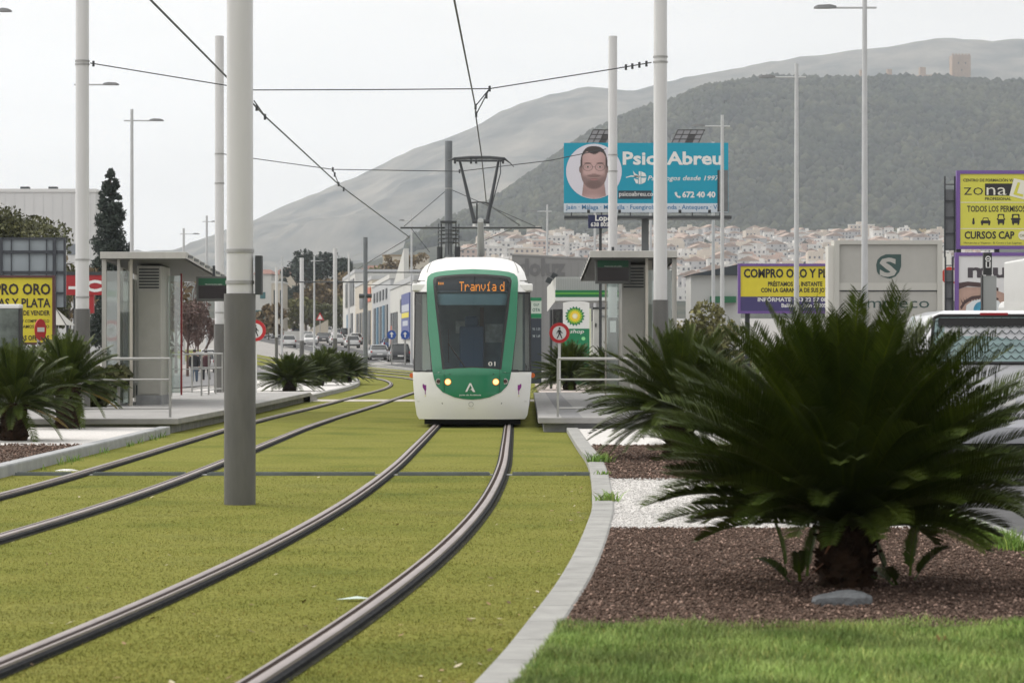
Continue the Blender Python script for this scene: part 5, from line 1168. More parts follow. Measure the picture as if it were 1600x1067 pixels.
for i in range(12): x_ = 1503+i*4.3; polyf(mb, eyep([(x_, 474-i*.9 if i < 9 else 466), (x_+1.6, 473-i*.9 if i < 9 else 466), (x_-2.5, 466-i*.9 if i < 9 else 458)]), -.016)
mb.build('eye_lash', mat('eye_dark', (.07, .04, .04), .6), t)
mb = MB(); polyf(mb, eyep([(1508, 492), (1510, 477), (1520, 469.5), (1536, 466.5), (1560, 470), (1580, 492)]), -.013); mb.build('eye_white', mat('eye_white', (.66, .70, .73), .5), t)
mb = MB(); disc(mb, u(1534), v(484), 13*k, -.015, 0, 30); mb.build('iris', mat('eye_blue', (.05, .27, .42), .4, var=.3, vscale=2), t); mb = MB(); disc(mb, u(1536), v(485), 5*k, -.017, 0, 20); mb.build('pupil', M_ink, t)
sideframe(t, u(1479), u(1490.5), v(492), v(401)); legs(t, [u(1500), u(1560), u(1640)], a.z, .3, .09)
t, u, v, k, W, H, a = board('round_sign', 'red and white round sign peeping out behind the grid of the right boards', 1471, 1486, 396, 490, 116, M_signwhite, cat='sign')
mb = MB(); disc(mb, u(1484), v(431), 13*k, -.01, 0, 30, 14*k); mb.build('red_disc', mat('disc_red', (.5, .04, .03), .5), t); mb = MB(); disc(mb, u(1490), v(431), 11*k, -.014, 0, 30, 9*k); mb.build('white_disc', M_signwhite, t); legs(t, [W/2], a.z, .3, .06)
# slim totem with 11
t = thing('totem', 'slim grey totem with a black head bearing a round pictogram and the number 11', 'totem', (at(1546, 63), 63, 0)); k = 63/FPX; zt = lambda py: CAMZ-(py-HZ)*k
MB().bb(-10*k, 11*k, 0, .18, 0, zt(431)).build('post', mat('totem_grey', (.30, .315, .31), .5), t); MB().bb(-11.5*k, -10*k, -.02, .2, 0, zt(429.5)).build('edge', M_black, t); MB().bb(-9*k, 3.5*k, -.03, .14, zt(429.4), zt(395)).build('head', M_black, t)
mb = MB(); ringface(mb, -2.5*k, zt(404.5), 3.0*k, 4.4*k, -.036); mb.bb(-4.8*k, -.2*k, -.037, -.034, zt(405.5), zt(404)); textmesh([('11', -2.5*k, zt(417), 8*k, 7.5*k, 'C', .03, -.036)], mb); mb.bb(-6*k, 1*k, -.037, -.034, zt(418.6), zt(417.6)); mb.build('lettering', M_signwhite, t)

# petrol station and grey store
t = thing('petrol_station', 'petrol station canopy with a white and green fascia behind the right shelter', 'petrol station', (at(868, 150), 150, 0)); k = 150/FPX; Z = lambda py: CAMZ-(py-HZ)*k; X = lambda px: (px-868)*k
cp = MB().bb(0, X(1010), 0, 8, Z(470), Z(433)).build('canopy', mat('corrugated', (.50, .51, .50), .5, var=.02), t)
mb = MB()
for i in range(52): mb.bb(X(869)+i*.093, X(869)+i*.093+.035, -.03, -.003, Z(452), Z(434))
mb.build('corrugation', mat('corrugation', (.40, .41, .40), .5), cp)
MB().bb(-.02, X(1010), -.06, -.004, Z(464.5), Z(453.5)).build('green_band', mat('fascia_green', (.01, .17, .06), .4), cp); MB().bb(-.02, X(1010), -.08, -.0605, Z(459.8), Z(457.3)).build('light_stripe', mat('stripe_green', (.12, .42, .06), .4), cp)
MB().bb(-.02, X(1010), -.06, -.004, Z(470), Z(464.5)).build('white_band', M_signwhite, cp)
mb = MB(); mb.add([(0, 0, Z(433)), (0, 0, Z(470)), (X(856), 3.0, Z(486)), (X(856), 3.0, Z(447))], [(0, 1, 2, 3)]); mb.build('side_fascia', mat('corrugated_side', (.58, .58, .56), .5), cp)
for px in (905, 990): MB().bb(X(px)-.15, X(px)+.15, 2, 2.3, 0, Z(470)-.003).build('pillar', M_pole, t)
MB().bb(X(930), X(1000), 5, 7.5, 0, 2.9).build('kiosk', mat('kiosk_wall', (.45, .45, .43), .6), t)
for px, py in ((858, 438), (866, 431)): MB().box((X(px), .6, Z(py)), (.3, .2, .3), Matrix.Rotation(.5, 3, 'Y')).build('floodlight', M_darkmetal, cp)
t = thing('pylon_sign', 'petrol pylon sign with a green and yellow sunburst emblem', 'sign', (at(901, 110), 110, 0)); k = 110/FPX; Z = lambda py: CAMZ-(py-HZ)*k; X = lambda px: (px-901)*k
MB().prism([(X(880), 0), (X(921), 0), (X(921), Z(473)), (X(913), Z(471.2)), (X(901), Z(470.5)), (X(889), Z(471.2)), (X(880), Z(473))], 0, .25).build('panel', mat('pylon_white', (.78, .79, .79), .4), t)
MB().bb(X(880), X(921), -.02, -.003, 0, Z(513.5)).build('green_panel', mat('pylon_green', (.005, .20, .085), .4), t); MB().bb(X(921), X(923.5), -.03, .26, 0, Z(482)).build('edge_strip', mat('pylon_edge', (.62, .68, .5), .4), t)
def star(r0, r1, n, y, m, nm, off=0):
    mb = MB(); c = (X(898.3), Z(494)); pts = []
    for i in range(2*n): a_ = math.pi*i/n+off; r_ = r1 if i % 2 == 0 else r0; pts.append((c[0]+r_*math.cos(a_), c[1]+r_*math.sin(a_)))
    polyf(mb, pts, y); mb.build(nm, m, t)
star(12.6*k, 15.8*k, 18, -.008, MATS['pylon_green'], 'sunburst_outer'); star(10*k, 12.8*k, 18, -.012, mat('burst_lime', (.30, .52, .03), .4), 'sunburst_middle', .087); star(7.2*k, 10*k, 18, -.016, mat('burst_yellow', (.85, .62, .03), .4), 'sunburst_inner'); star(3*k, 5.2*k, 18, -.020, mat('burst_white', (.85, .84, .6), .4), 'sunburst_core')
mb = MB(); textmesh([('shop', X(901.5), Z(520.5), 6*k, 22*k, 'C', .01, -.026, .2), ('bp', X(911), Z(476.6), 3.4*k, 5*k, 'C', .02, -.006)], mb); mb.build('lettering', M_signwhite, t)
mb = MB(); disc(mb, X(911.5), Z(529), 3*k, -.026); mb.build('bright_spot', mat('spot_green', (.25, .7, .3), .4), t)
t = thing('price_sign', 'narrow green and white price sign beside the tram window', 'sign', (at(838, 120), 120, 0)); k = 120/FPX; Z = lambda py: CAMZ-(py-HZ)*k; X = lambda px: (px-838)*k
MB().bb(X(828), X(846), 0, .2, 0, Z(465)).build('panel', mat('pylon_pale', (.55, .62, .58), .4), t); mb = MB(); mb.bb(X(828), X(846), -.02, -.003, Z(470), Z(465)); mb.bb(X(828), X(846), -.02, -.003, Z(497), Z(490)); mb.build('green_band', MATS['pylon_green'], t)
MB().bb(X(828), X(846), -.02, -.003, 0, Z(497.5)).build('dark_panel', mat('pylon_navy', (.03, .04, .06), .4), t); textmesh([('GLP', X(838), Z(478), 4*k, 9*k, 'C', .01, -.01), ('OTA', X(838), Z(486.5), 5*k, 12*k, 'C', .02, -.01)], MB()).build('lettering', mat('pylon_ink', (.03, .12, .10), .4), t)
textmesh([('95 1.53', X(838), Z(516), 4*k, 12*k, 'C', .01, -.026), ('98 1.69', X(838), Z(527), 4*k, 12*k, 'C', .01, -.026)], MB()).build('price_lettering', mat('price_pale', (.4, .45, .5), .5), t)
t = thing('traffic_light', 'dark traffic light seen from behind beside the petrol pylon', 'traffic light', (at(867, 100), 100, 0)); k = 100/FPX; Z = lambda py: CAMZ-(py-HZ)*k; X = lambda px: (px-867)*k
MB().cyl((X(861), 0, 0), (X(861), 0, Z(484)), .05, .05, 10).build('pole', M_darkmetal, t); hs = MB().bb(X(864), X(879), -.1, .14, Z(512), Z(483)).build('housing', M_black, t, False, .02)
for py in (489, 497.5, 506): 
    MB().cyl((X(871.5), -.12, Z(py)), (X(871.5), -.101, Z(py)), .085, .085, 18).build('lens', mat('lens_dark', (.05, .055, .055), .25), hs)
    MB().tube([(X(871.5)+.1*math.cos(a_), -.17, Z(py)+.1*math.sin(a_)) for a_ in np.linspace(.1, 3.04, 9)], .014, 5).build('visor', M_black, hs)
t = thing('store_building', 'plain grey metal-clad store with large raised letters behind the petrol station', 'building', (at(800, 190), 190, 0)); k = 190/FPX; Z = lambda py: CAMZ-(py-HZ)*k; X = lambda px: (px-800)*k
mb = MB(); mb.add([(X(800), 0, 0), (X(1000), 0, 0), (X(1000), 14, 0), (X(800), 14, 0), (X(800), 0, Z(399)), (X(1000), 0, Z(409)), (X(1000), 14, Z(409)), (X(800), 14, Z(399))], [(0, 1, 5, 4), (1, 2, 6, 5), (2, 3, 7, 6), (3, 0, 4, 7), (4, 5, 6, 7)]); mb.build('wall', mat('store_grey', (.235, .235, .235), .55, var=.05, vscale=.4), t)
mb = MB()
for i in range(18): mb.bb(X(804+i*11), X(804+i*11)+.03, -.012, -.003, 0, Z(411))
mb.build('cladding_seam', mat('seam_grey', (.20, .20, .20), .6), t)
MB().add([(X(799), -.05, Z(399)), (X(1001), -.05, Z(409)), (X(1001), .25, Z(409)), (X(799), .25, Z(399)), (X(799), -.05, Z(396.5)), (X(1001), -.05, Z(406.5)), (X(1001), .25, Z(406.5)), (X(799), .25, Z(396.5))], [(0, 1, 5, 4), (4, 5, 6, 7), (0, 3, 2, 1)]).build('parapet', mat('parapet_grey', (.28, .28, .28), .5), t)
textmesh([('doluz', X(810), Z(430), 26*k, 74*k, 'L', .04, -.03)], MB()).build('lettering', mat('letters_grey', (.15, .15, .155), .5), t)
t = thing('shade_roof', 'dark sloping shade roof left of the purple-framed sign', 'roof', (at(1120, 150), 150, 0)); k = 150/FPX; Z = lambda py: CAMZ-(py-HZ)*k; X = lambda px: (px-1120)*k
MB().prism([(X(1075), Z(430)), (X(1160), Z(430)), (X(1160), Z(411)), (X(1140), Z(416))], 0, 5).build('roof_sheet', mat('shade_dark', (.04, .05, .06), .6), t); MB().bb(X(1080), X(1158), .3, 4.7, 0, Z(430)-.003).build('wall', mat('shade_wall', (.46, .46, .45), .6), t)
MB().bb(X(1110), X(1150), -.1, .29, Z(473), Z(463)).build('green_sign', mat('green_dark', (.02, .13, .06), .5), t)
t = thing('utility_cabinet', 'white service cabinet with a grey pipe behind the right shelter', 'cabinet', (at(954, 128), 128, 0)); k = 128/FPX; Z = lambda py: CAMZ-(py-HZ)*k; X = lambda px: (px-954)*k
MB().bb(X(928), X(986), 0, 1.2, 0, Z(483)).build('body', mat('cabinet_white', (.50, .50, .48), .5, var=.08, vscale=1.5), t); MB().bb(X(926), X(986), -.05, 1.25, Z(483)+.003, Z(480)).build('lid', M_darkmetal, t); MB().tube([(X(938), -.08, Z(489)), (X(939), -.08, Z(494)), (X(985), -.08, Z(494))], .04, 8).build('pipe', mat('pipe_grey', (.2, .21, .22), .5), t); MB().bb(X(930), X(932), -.05, -.003, Z(511), Z(505)).build('handle', M_ink, t); MB().bb(X(966), X(984), -.03, -.003, 0, Z(501)).build('door', mat('cab_door', (.30, .31, .32), .5), t)

# ------------------------------------------------------------------ vehicles
def rrect(y0, y1, hw_, z, c=.22, n=4):
    pts = []; c = min(c, hw_*.9)
    for cx, cy_, a0 in ((hw_-c, y0+c, -90), (hw_-c, y1-c, 0), (-hw_+c, y1-c, 90), (-hw_+c, y0+c, 180)):
        for i in range(n+1): a = R(a0+90*i/n); pts.append((cx+c*math.cos(a), cy_+c*math.sin(a), z))
    return pts
def car(label, loc, rz, paint, style='hatch', name='car', group='cars on the far road'):
    t = thing(name, label, 'van' if style == 'van' else 'car', loc, rz, group)
    if style == 'van': L, W, Hh, hood, belt, r0, r1 = 4.4, .90, 1.88, 3.55, 1.12, .06, 2.95
    elif style == 'suv': L, W, Hh, hood, belt, r0, r1 = 4.4, .91, 1.66, 3.2, 1.02, .35, 2.45
    elif style == 'sedan': L, W, Hh, hood, belt, r0, r1 = 4.5, .88, 1.44, 3.25, .93, 1.05, 2.35
    else: L, W, Hh, hood, belt, r0, r1 = 4.0, .87, 1.50, 2.95, .95, .42, 2.15
    b0 = .5 if style == 'sedan' else .03
    MB().rings([rrect(.10, L-.12, W-.06, .22), rrect(.02, L-.03, W, .36), rrect(0, L, W, .58), rrect(.02, L-.05, W-.01, belt-.16), rrect(.05, L-.22, W-.04, belt-.05, .3), rrect(.08 if style != 'sedan' else .12, hood+.25, W-.08, belt)]).build('body', paint, t, True)
    g0 = b0+.04
    MB().rings([rrect(g0+.01, hood-.0, W-.075, belt-.02), rrect((g0+r0)/2+.0, (hood+r1)/2+.1, W-.14, (belt+Hh)/2-.02), rrect(r0+.02, r1, W-.22, Hh-.07)]).build('windows', M_carglass, t, True)
    MB().rings([rrect(r0-.04, r1+.05, W-.22, Hh-.075, .26), rrect(r0-.02, r1+.02, W-.215, Hh-.02, .26), rrect(r0+.12, r1-.12, W-.34, Hh, .26)]).build('roof', paint, t, True)
    for sgn in (-1, 1):
        mb = MB()
        for y0, y1, y2 in ((g0+.08, (g0+r0)/2+.08, r0+.06), (hood-.1, (hood+r1)/2, r1-.06), ((g0+hood)/2+.1, (r0+r1)/2+.1, (r0+r1)/2+.1)):
            mb.tube([(sgn*(W-.085), y0, belt-.02), (sgn*(W-.145), y1, (belt+Hh)/2), (sgn*(W-.23), y2, Hh-.06)], .045, 6)
        mb.build('pillar', paint, t)
        for y in (.78, L-.85):
            wv = MB().cyl((sgn*(W-.20), y, .31), (sgn*(W+.005), y, .31), .31, .31, 20).build('wheel', M_tyre, t, True)
            MB().cyl((sgn*(W+.006), y, .31), (sgn*(W+.015), y, .31), .2, .19, 16).build('rim', M_steel, wv)
        MB().box((sgn*(W-.09), .02, belt-.14), (.17, .10, .2 if style != 'van' else .5)).build('tail_light', mat('tail_red', (.28, .01, .012), .25), t, False, .02)
        MB().box((sgn*(W-.2), L-.05, belt-.32), (.3, .12, .13)).build('headlight', mat('lamp_glass', (.6, .62, .63), .15), t, False, .02)
        MB().box((sgn*(W+.06), hood-.25, belt+.06), (.16, .1, .12)).build('mirror', paint, t, False, .02)
    MB().bb(-.26, .26, -.012, .01, .5, .62).build('number_plate', M_signwhite, t); MB().bb(-.26, .26, L-.01, L+.012, .38, .5).build('number_plate', M_signwhite, t)
    MB().rings([rrect(-.04, .3, W-.05, .26, .15), rrect(-.04, .3, W-.05, .42, .15)]).build('bumper', mat('bumper_dark', (.05, .052, .055), .6), t)
    return t
C_white = mat('car_white', (.62, .62, .62), .25, coat=.6); C_black = mat('car_black', (.02, .022, .028), .22, coat=.6); C_silver = mat('car_silver', (.36, .37, .38), .3, .3, coat=.6); C_blue = mat('car_blue', (.02, .06, .18), .25, coat=.6); C_grey = mat('car_grey', (.10, .105, .115), .25, coat=.6)
HD = -.155
def carpx(px, py, wpx, W, label, paint, style='hatch', face=0, **kw):
    Y = FPX*W/wpx; X = at(px, Y); z = TZ(X, Y)
    h = math.atan((ROADR(Y+4)-ROADR(Y-4))/8); p = Vector((X, Y, z))
    rz = -h+(math.pi if face else 0)
    if face: p += Vector((math.sin(h), math.cos(h), 0))*4
    return car(label, p, rz, paint, style, **kw)
carpx(626, 572, 32, 1.82, 'black SUV just left of the tram, its rear towards us', C_black, 'suv')
carpx(593.5, 564, 29.5, 1.76, 'silver saloon in front of the shops, left of the black SUV', C_silver, 'sedan')
carpx(611, 560, 24, 1.74, 'dark blue car squeezed between the silver saloon and the black SUV', C_blue)
carpx(552, 552, 22.5, 1.74, 'white hatchback directly right of the far cycads', C_white)
carpx(557, 541, 20.5, 1.74, 'white hatchback behind another white car beside the grey mast', C_white)
carpx(541, 537, 18, 1.82, 'black SUV with a pale rear window between white cars', C_black, 'suv')
carpx(528, 540, 21, 1.74, 'white saloon at the foot of the tallest pale mast', C_white, 'sedan')
carpx(528, 530, 17, 1.74, 'white car in the distance behind the tallest pale mast', C_white)
carpx(512, 529, 15.5, 1.74, 'far white car left of the tallest pale mast', C_white)
carpx(506, 537, 20, 1.76, 'dark grey saloon above the middle of the far cycads', C_grey, 'sedan')
carpx(486, 540, 21, 1.76, 'oncoming white car low behind the far cycads', C_white, 'sedan', 1)
carpx(482, 530, 19, 1.74, 'oncoming white car beside the pale mast', C_white, 'hatch', 1)
carpx(464, 528, 15, 1.74, 'dark car half hidden by the pale mast over the cycads', C_black)
carpx(452, 535, 22.5, 1.76, 'white hatchback left of the pale mast, rear towards us', C_white)
carpx(434.5, 526, 17.5, 1.76, 'dark car beside the thin lamp post on the left of the road', C_grey)
carpx(423, 524, 17.5, 1.8, 'white SUV farthest left on the far road', C_white, 'suv')
for px, Y, lb, c_, st in ((318, 205, 'white car parked in the left street beyond the pedestrians', C_white, 'hatch'), (328, 230, 'second white car parked in the left street, partly behind the pole', C_white, 'hatch')):
    X = at(px, Y); car(lb, (X, Y, TZ(X, Y)), .1, c_, st, group='cars in the left street')
X = at(163, 96); car('dark car parked behind the left shelter, only its wheels showing', (X-1, 96, 0), R(90), C_black, 'hatch', group='cars in the left street')
# grey-white van at the right edge
M_van = mat('van_paint', (.64, .65, .69), .3, coat=.7, var=.01)
van = thing('van', 'silver-white van at the right edge, a wire grille over its rear window', 'van', (6.22, 36.6, 0), R(-1.0)); van.scale = (1, 1, 1.035)
vb = MB(); vW = .92
vb.rings([rrect(.10, 4.2, vW-.05, .30, .2), rrect(.0, 4.35, vW, .42, .2), rrect(0, 4.4, vW, .75, .2), rrect(.02, 4.2, vW, 1.02, .2), rrect(.03, 3.6, vW-.01, 1.26, .2), rrect(.06, 3.2, vW-.05, 1.55, .2), rrect(.10, 2.9, vW-.10, 1.88, .2), rrect(.14, 2.75, vW-.15, 1.99, .22), rrect(.3, 2.5, vW-.32, 2.05, .25)])
vb.build('body', M_van, van, True)
wz0, wz1 = 1.395, 1.955
def rearq(x, z, off=.012): return (x, np.interp(z, [1.26, 1.55, 1.88, 1.99], [.03, .06, .10, .14])-off, z)
mb = MB(); n = 14; L = [(-.84, wz0), (.84, wz0), (.775, wz1), (.70, wz1+.03), (-.70, wz1+.03), (-.775, wz1)]
mb.add([rearq(x, z) for x, z in L], [(0, 1, 2, 3, 4, 5)]); rw = mb.build('rear_window', mat('van_glass', (.30, .44, .45), .06, spec=.9, var=.12, vscale=2.5), van)
mb = MB(); ptsb = [rearq(x, z, .016) for x, z in L]
for a_, b_ in zip(ptsb, ptsb[1:]+ptsb[:1]): mb.tube([a_, b_], .022, 5)
mb.bb(-.72, .72, .06, .09, wz1-.10, wz1+.0); mb.build('window_seal', M_black, rw)
mb = MB()
for j in range(7):
    z = wz0+.05+j*.078
    for i in range(15):
        x0 = -.80+i*.112+(.056 if j % 2 else 0)
        if x0+.112 > .82-.12*(z-wz0): continue
        mb.tube([rearq(x0+.112*q, z-.045*math.sin(math.pi*q)+.045, .02) for q in (0, .25, .5, .75, 1)], .0065, 4)
mb.build('wire_grille', mat('grille_wire', (.05, .07, .075), .5), rw)
MB().bb(-.18, .18, .10, .17, 1.985, 2.02).build('brake_light', mat('brake_red', (.30, .012, .02), .3), van, False, .008)
mb = MB(); mb.bb(-.004, .004, -.012, .02, .45, 1.3); mb.bb(-.9, .9, -.008, .02, .70, .712); mb.build('door_seam', M_black, van)
MB().rings([rrect(-.10, .3, vW-.02, .40, .12), rrect(-.12, .3, vW-.01, .52, .12), rrect(-.10, .3, vW-.02, .60, .12)]).build('bumper', mat('van_bumper', (.36, .37, .40), .45), van, True)
MB().bb(-vW+.1, vW-.1, .0, .5, .22, .395).build('underside', M_black, van)
MB().bb(-.26, .26, -.012, .0, .86, .97).build('number_plate', M_signwhite, van)
for sgn in (-1, 1):
    for y in (.75, 3.5):
        wv = MB().cyl((sgn*(vW-.22), y, .33), (sgn*(vW-.01), y, .33), .33, .33, 22).build('wheel', M_tyre, van, True); MB().cyl((sgn*(vW-.009), y, .33), (sgn*(vW+.004), y, .33), .21, .2, 16).build('rim', M_steel, wv)
    MB().box((sgn*.84, .03, 1.12), (.12, .1, .5)).build('tail_light', MATS['tail_red'], van, False, .02)
    mb = MB(); sx = sgn*(vW+.002); mb.add([(sgn*(vW-.005), 2.0, 1.30), (sgn*(vW-.005), 3.0, 1.30), (sgn*(vW-.10), 2.75, 1.84), (sgn*(vW-.10), 2.0, 1.84)], [(0, 1, 2, 3) if sgn > 0 else (3, 2, 1, 0)]); mb.build('side_window', M_carglass, van)
mb = MB(); mb.add([(-.8, 3.52, 1.30), (.8, 3.52, 1.30), (.72, 2.9, 1.86), (-.72, 2.9, 1.86)], [(0, 1, 2, 3)]); mb.build('windscreen', M_carglass, van)
# white lorry ahead of it
t = thing('lorry', 'tall white lorry body cut by the right picture edge, above the van roof', 'lorry', (11.32, 53, 0), R(-1)); M_lor = mat('lorry_white', (.66, .66, .65), .35, coat=.3, var=.02)
MB().bb(-1.22, 1.22, 0, 6.0, .95, 3.38).build('box_body', M_lor, t, False, .04)
MB().bb(-1.05, 1.05, 6.2, 8.0, .6, 2.6).build('cab', M_lor, t, False, .15, None, 3); MB().bb(-1.0, 1.0, 7.99, 8.03, 1.5, 2.4).build('windscreen', M_carglass, t); MB().bb(-.5, .5, .1, 7.6, .5, .949).build('chassis', M_black, t)
for sgn in (-1, 1):
    for y in (1.2, 6.9): MB().cyl((sgn*.8, y, .42), (sgn*1.1, y, .42), .42, .42, 20).build('wheel', M_tyre, t, True)
    MB().bb(sgn*1.0-.15, sgn*1.0+.15, -.03, .0, .97, 1.1).build('tail_light', MATS['tail_red'], t)
MB().bb(-.012, .012, -.03, .0, 1.0, 3.3).build('door_seam', M_darkmetal, t)

# ------------------------------------------------------------------ people in the left street
def person(loc, rz, H, top, legs_, skin, label, bag=None):
    t = thing('person', label, 'person', loc, rz); s = H/1.75
    def rope(pts, rad, nm, m, par): return MB().tube([Vector(p)*s for p in pts], [r*s for r in rad], 10).build(nm, m, par, True)
    me = bpy.data.meshes.new('body'); J = [(0, 0, .95), (0, 0, 1.15), (0, -.01, 1.40), (0, -.015, 1.50), (0, -.03, 1.62), (0, -.03, 1.71),
        (-.10, 0, .90), (-.12, -.12, .50), (-.11, -.10, .09), (-.11, -.24, .04), (.10, 0, .90), (.11, .10, .50), (.11, .27, .13), (.11, .17, .04),
        (-.19, 0, 1.41), (-.25, .06, 1.13), (-.24, -.03, .90), (-.235, -.07, .82), (.19, 0, 1.41), (.25, -.05, 1.13), (.24, -.12, .90), (.235, -.16, .82)]
    E = [(0, 1), (1, 2), (2, 3), (3, 4), (4, 5), (0, 6), (6, 7), (7, 8), (8, 9), (0, 10), (10, 11), (11, 12), (12, 13), (2, 14), (14, 15), (15, 16), (16, 17), (2, 18), (18, 19), (19, 20), (20, 21)]
    rad = [.14, .135, .15, .055, .085, .075, .085, .065, .045, .04, .085, .065, .045, .04, .065, .05, .04, .032, .065, .05, .04, .032]
    me.from_pydata([tuple(Vector(j)*s) for j in J], E, []); o = bpy.data.objects.new('body', me); COL.objects.link(o); o.parent = t
    md = o.modifiers.new('skin', 'SKIN'); sv = me.skin_vertices[0].data
    for i, r_ in enumerate(rad): sv[i].radius = (r_*s, r_*s*(.75 if i in (0, 1, 2) else 1))
    sv[0].use_root = True; o.modifiers.new('sub', 'SUBSURF').levels = 1; me.materials.append(skin)
    MB().rings([[(w_*s*math.cos(a), (d-.01*0)*s*math.sin(a), z*s) for a in np.linspace(0, 6.283, 17)[:-1]] for z, w_, d in ((.86, .205, .15), (1.0, .20, .15), (1.2, .20, .155), (1.38, .215, .15), (1.46, .16, .11), (1.50, .07, .07))]).build('jacket', top, t, True)
    for sg, kn, an in ((-1, (-.12, -.12, .50), (-.11, -.10, .10)), (1, (.11, .10, .50), (.11, .25, .13))):
        rope([(sg*.095, 0, .93), kn, an], [.115, .085, .062], 'trouser_leg', legs_, t)
        rope([an, (an[0], an[1]-.06, .045), (an[0], an[1]-.17, .035)], [.055, .05, .04], 'shoe', M_ink, t)
        rope([(sg*.19, 0, 1.42), (sg*.255, .06 if sg < 0 else -.05, 1.13), (sg*.245, -.03 if sg < 0 else -.12, .89)], [.078, .066, .052], 'sleeve', top, t)
    MB().rings([[(r_*s*math.cos(a), (r_*s*math.sin(a)-.02*s), z*s) for a in np.linspace(0, 6.283, 13)[:-1]] for z, r_ in ((1.66, .092), (1.71, .098), (1.77, .08), (1.80, .03))]).build('hair', M_ink, t, True)
    return t
M_skn = mat('skin', (.36, .22, .16), .6)
X = at(304, 150); person((X, 150, TZ(X, 150)), .1, 1.75, mat('dark_jacket', (.02, .021, .025), .8), mat('jeans', (.10, .14, .20), .8), M_skn, 'person striding towards us in a dark jacket and pale jeans beyond the left railing')
X = at(322, 158); person((X, 158, TZ(X, 158)), -.3, 1.68, mat('maroon_coat', (.06, .02, .025), .8), mat('black_trousers', (.015, .015, .018), .8), M_skn, 'person in a dark maroon coat and black trousers walking beside the pole')

# ------------------------------------------------------------------ buildings along and beyond the road
def block(name, label, X0, X1, Y0, D, z0, H, wall, wins=(), roof=None, roofm=None, wm=None, rz=0, loc=None, group=None):
    t = thing(name, label, 'building' if name != 'house' else 'house', loc or (X0, Y0, z0), rz, group); W = X1-X0
    MB().bb(0, W, 0, D, -1, H).build('wall', wall, t)
    if roof == 'gable': mb = MB(); mb.prism([(-.2, H), (W+.2, H), (W/2, H+W*.28)], -.2, D+.2); mb.build('roof', roofm, t)
    elif roof == 'hip': MB().add([(-.3, -.3, H+.002), (W+.3, -.3, H+.002), (W+.3, D+.3, H+.002), (-.3, D+.3, H+.002), (W*.3, D*.5, H+W*.25), (W*.7, D*.5, H+W*.25)], [(0, 1, 5, 4), (1, 2, 5), (2, 3, 4, 5), (3, 0, 4)]).build('roof', roofm, t)
    else: MB().bb(-.12, W+.12, -.12, D+.12, H+.002, H+.35).build('parapet', roofm or wall, t)
    for x, z, w_, h_ in wins:
        f = MB().bb(x, x+w_, -.05, -.003, z, z+h_).build('window', wm or M_carglass, t)
    return t
M_wallw = mat('wall_white', (.52, .52, .50), .7, var=.07, vscale=.5); M_wallc = mat('wall_cream', (.46, .42, .35), .7, var=.07, vscale=.5); M_walls = mat('wall_silver', (.40, .41, .42), .5, var=.05, vscale=.4); M_tile = mat('roof_tile', (.20, .095, .07), .8, var=.2, vscale=1.5)
M_winblue = mat('window_grey', (.20, .22, .25), .3)
# row of shops on the right of the far road (facades turned along the road)
def facade(label, p0, p1, zb_, H, wall, items, D=14, band=None):
    a = Vector((p0[0], p0[1], zb_)); d = Vector((p1[0]-p0[0], p1[1]-p0[1], 0)); L = d.length; rz = math.atan2(d.y, d.x)
    t = thing('shop_building', label, 'building', a, rz); MB().bb(0, L, -D, -.0, -1.5, H).build('wall', wall, t)
    MB().bb(-.1, L+.1, -D, .1, H+.003, H+.5).build('parapet', M_walls if wall is not M_walls else M_wallw, t)
    for nm, x, z, w_, h_, m in items: MB().bb(x, x+w_, .003, .12, z, z+h_).build(nm, m, t)
    return t, L
M_bd = mat('door_blue', (.03, .12, .20), .5); M_dw = mat('shop_dark', (.07, .08, .09), .3); M_orange = mat('sign_orange', (.5, .10, .04), .5); M_banner = mat('banner_blue', (.05, .07, .25), .5)
Fp0 = [(-9.2, 268), (-13.6, 318), (-18.3, 372), (-23.6, 428), (-29.0, 488)]
b1, L1_ = facade('white shop building with a tall blue banner just left of the tram', Fp0[0], Fp0[1], .2, 7.4, M_wallw,
    [('window', 33+i*4.2, 1.2, 2.6, 3.6, M_dw) for i in range(4)]+[('window', 20+i*4, 4.6, 2, 1.4, M_dw) for i in range(2)]+[('door', 44, 0, 3.5, 3.4, M_orange)])
bn = MB().bb(6, 22, .02, .16, 1.9, 6.4).build('banner', M_banner, b1); mb = MB(); mb.bb(7, 21, .161, .17, 4.6, 5.3); mb.bb(9, 19, .161, .17, 3.2, 3.7); mb.bb(7, 21, .161, .17, 2.2, 2.5); mb.build('banner_pale', mat('banner_pale', (.45, .48, .55), .5), bn); MB().bb(7, 21, .171, .18, 4.0, 4.5).build('banner_yellow', M_signyellow, bn)
mb = MB(); mb.prism([(18, 7.91), (40, 7.91), (18, 11)], -.4, .1); mb.build('gable_fin', M_wallw, b1)
facade('silver-grey shop with blue doors in the middle of the row', Fp0[1], Fp0[2], .9, 8.0, M_walls, [('door', 6+i*9, 0, 5, 5.2, M_bd if i in (1, 3) else M_dw) for i in range(5)]+[('window', 8+i*9, 5.9, 4, 1.2, M_dw) for i in range(5)])
facade('cream shop with an orange sign left of the grey one', Fp0[2], Fp0[3], 1.6, 8.4, M_wallc, [('sign', 3, 5.6, 14, 1.9, M_orange), ('window', 26, 5, 12, 2, M_dw)]+[('door', 4+i*10, 0, 6, 4.4, M_dw) for i in range(5)])
facade('farthest shop of the row with a dark glazed upper storey', Fp0[3], Fp0[4], 2.3, 10.0, M_wallw, [('window', 4, 5.2, 40, 4, M_dw), ('door', 10, 0, 8, 4, M_dw), ('door', 30, 0, 8, 4, M_bd)])
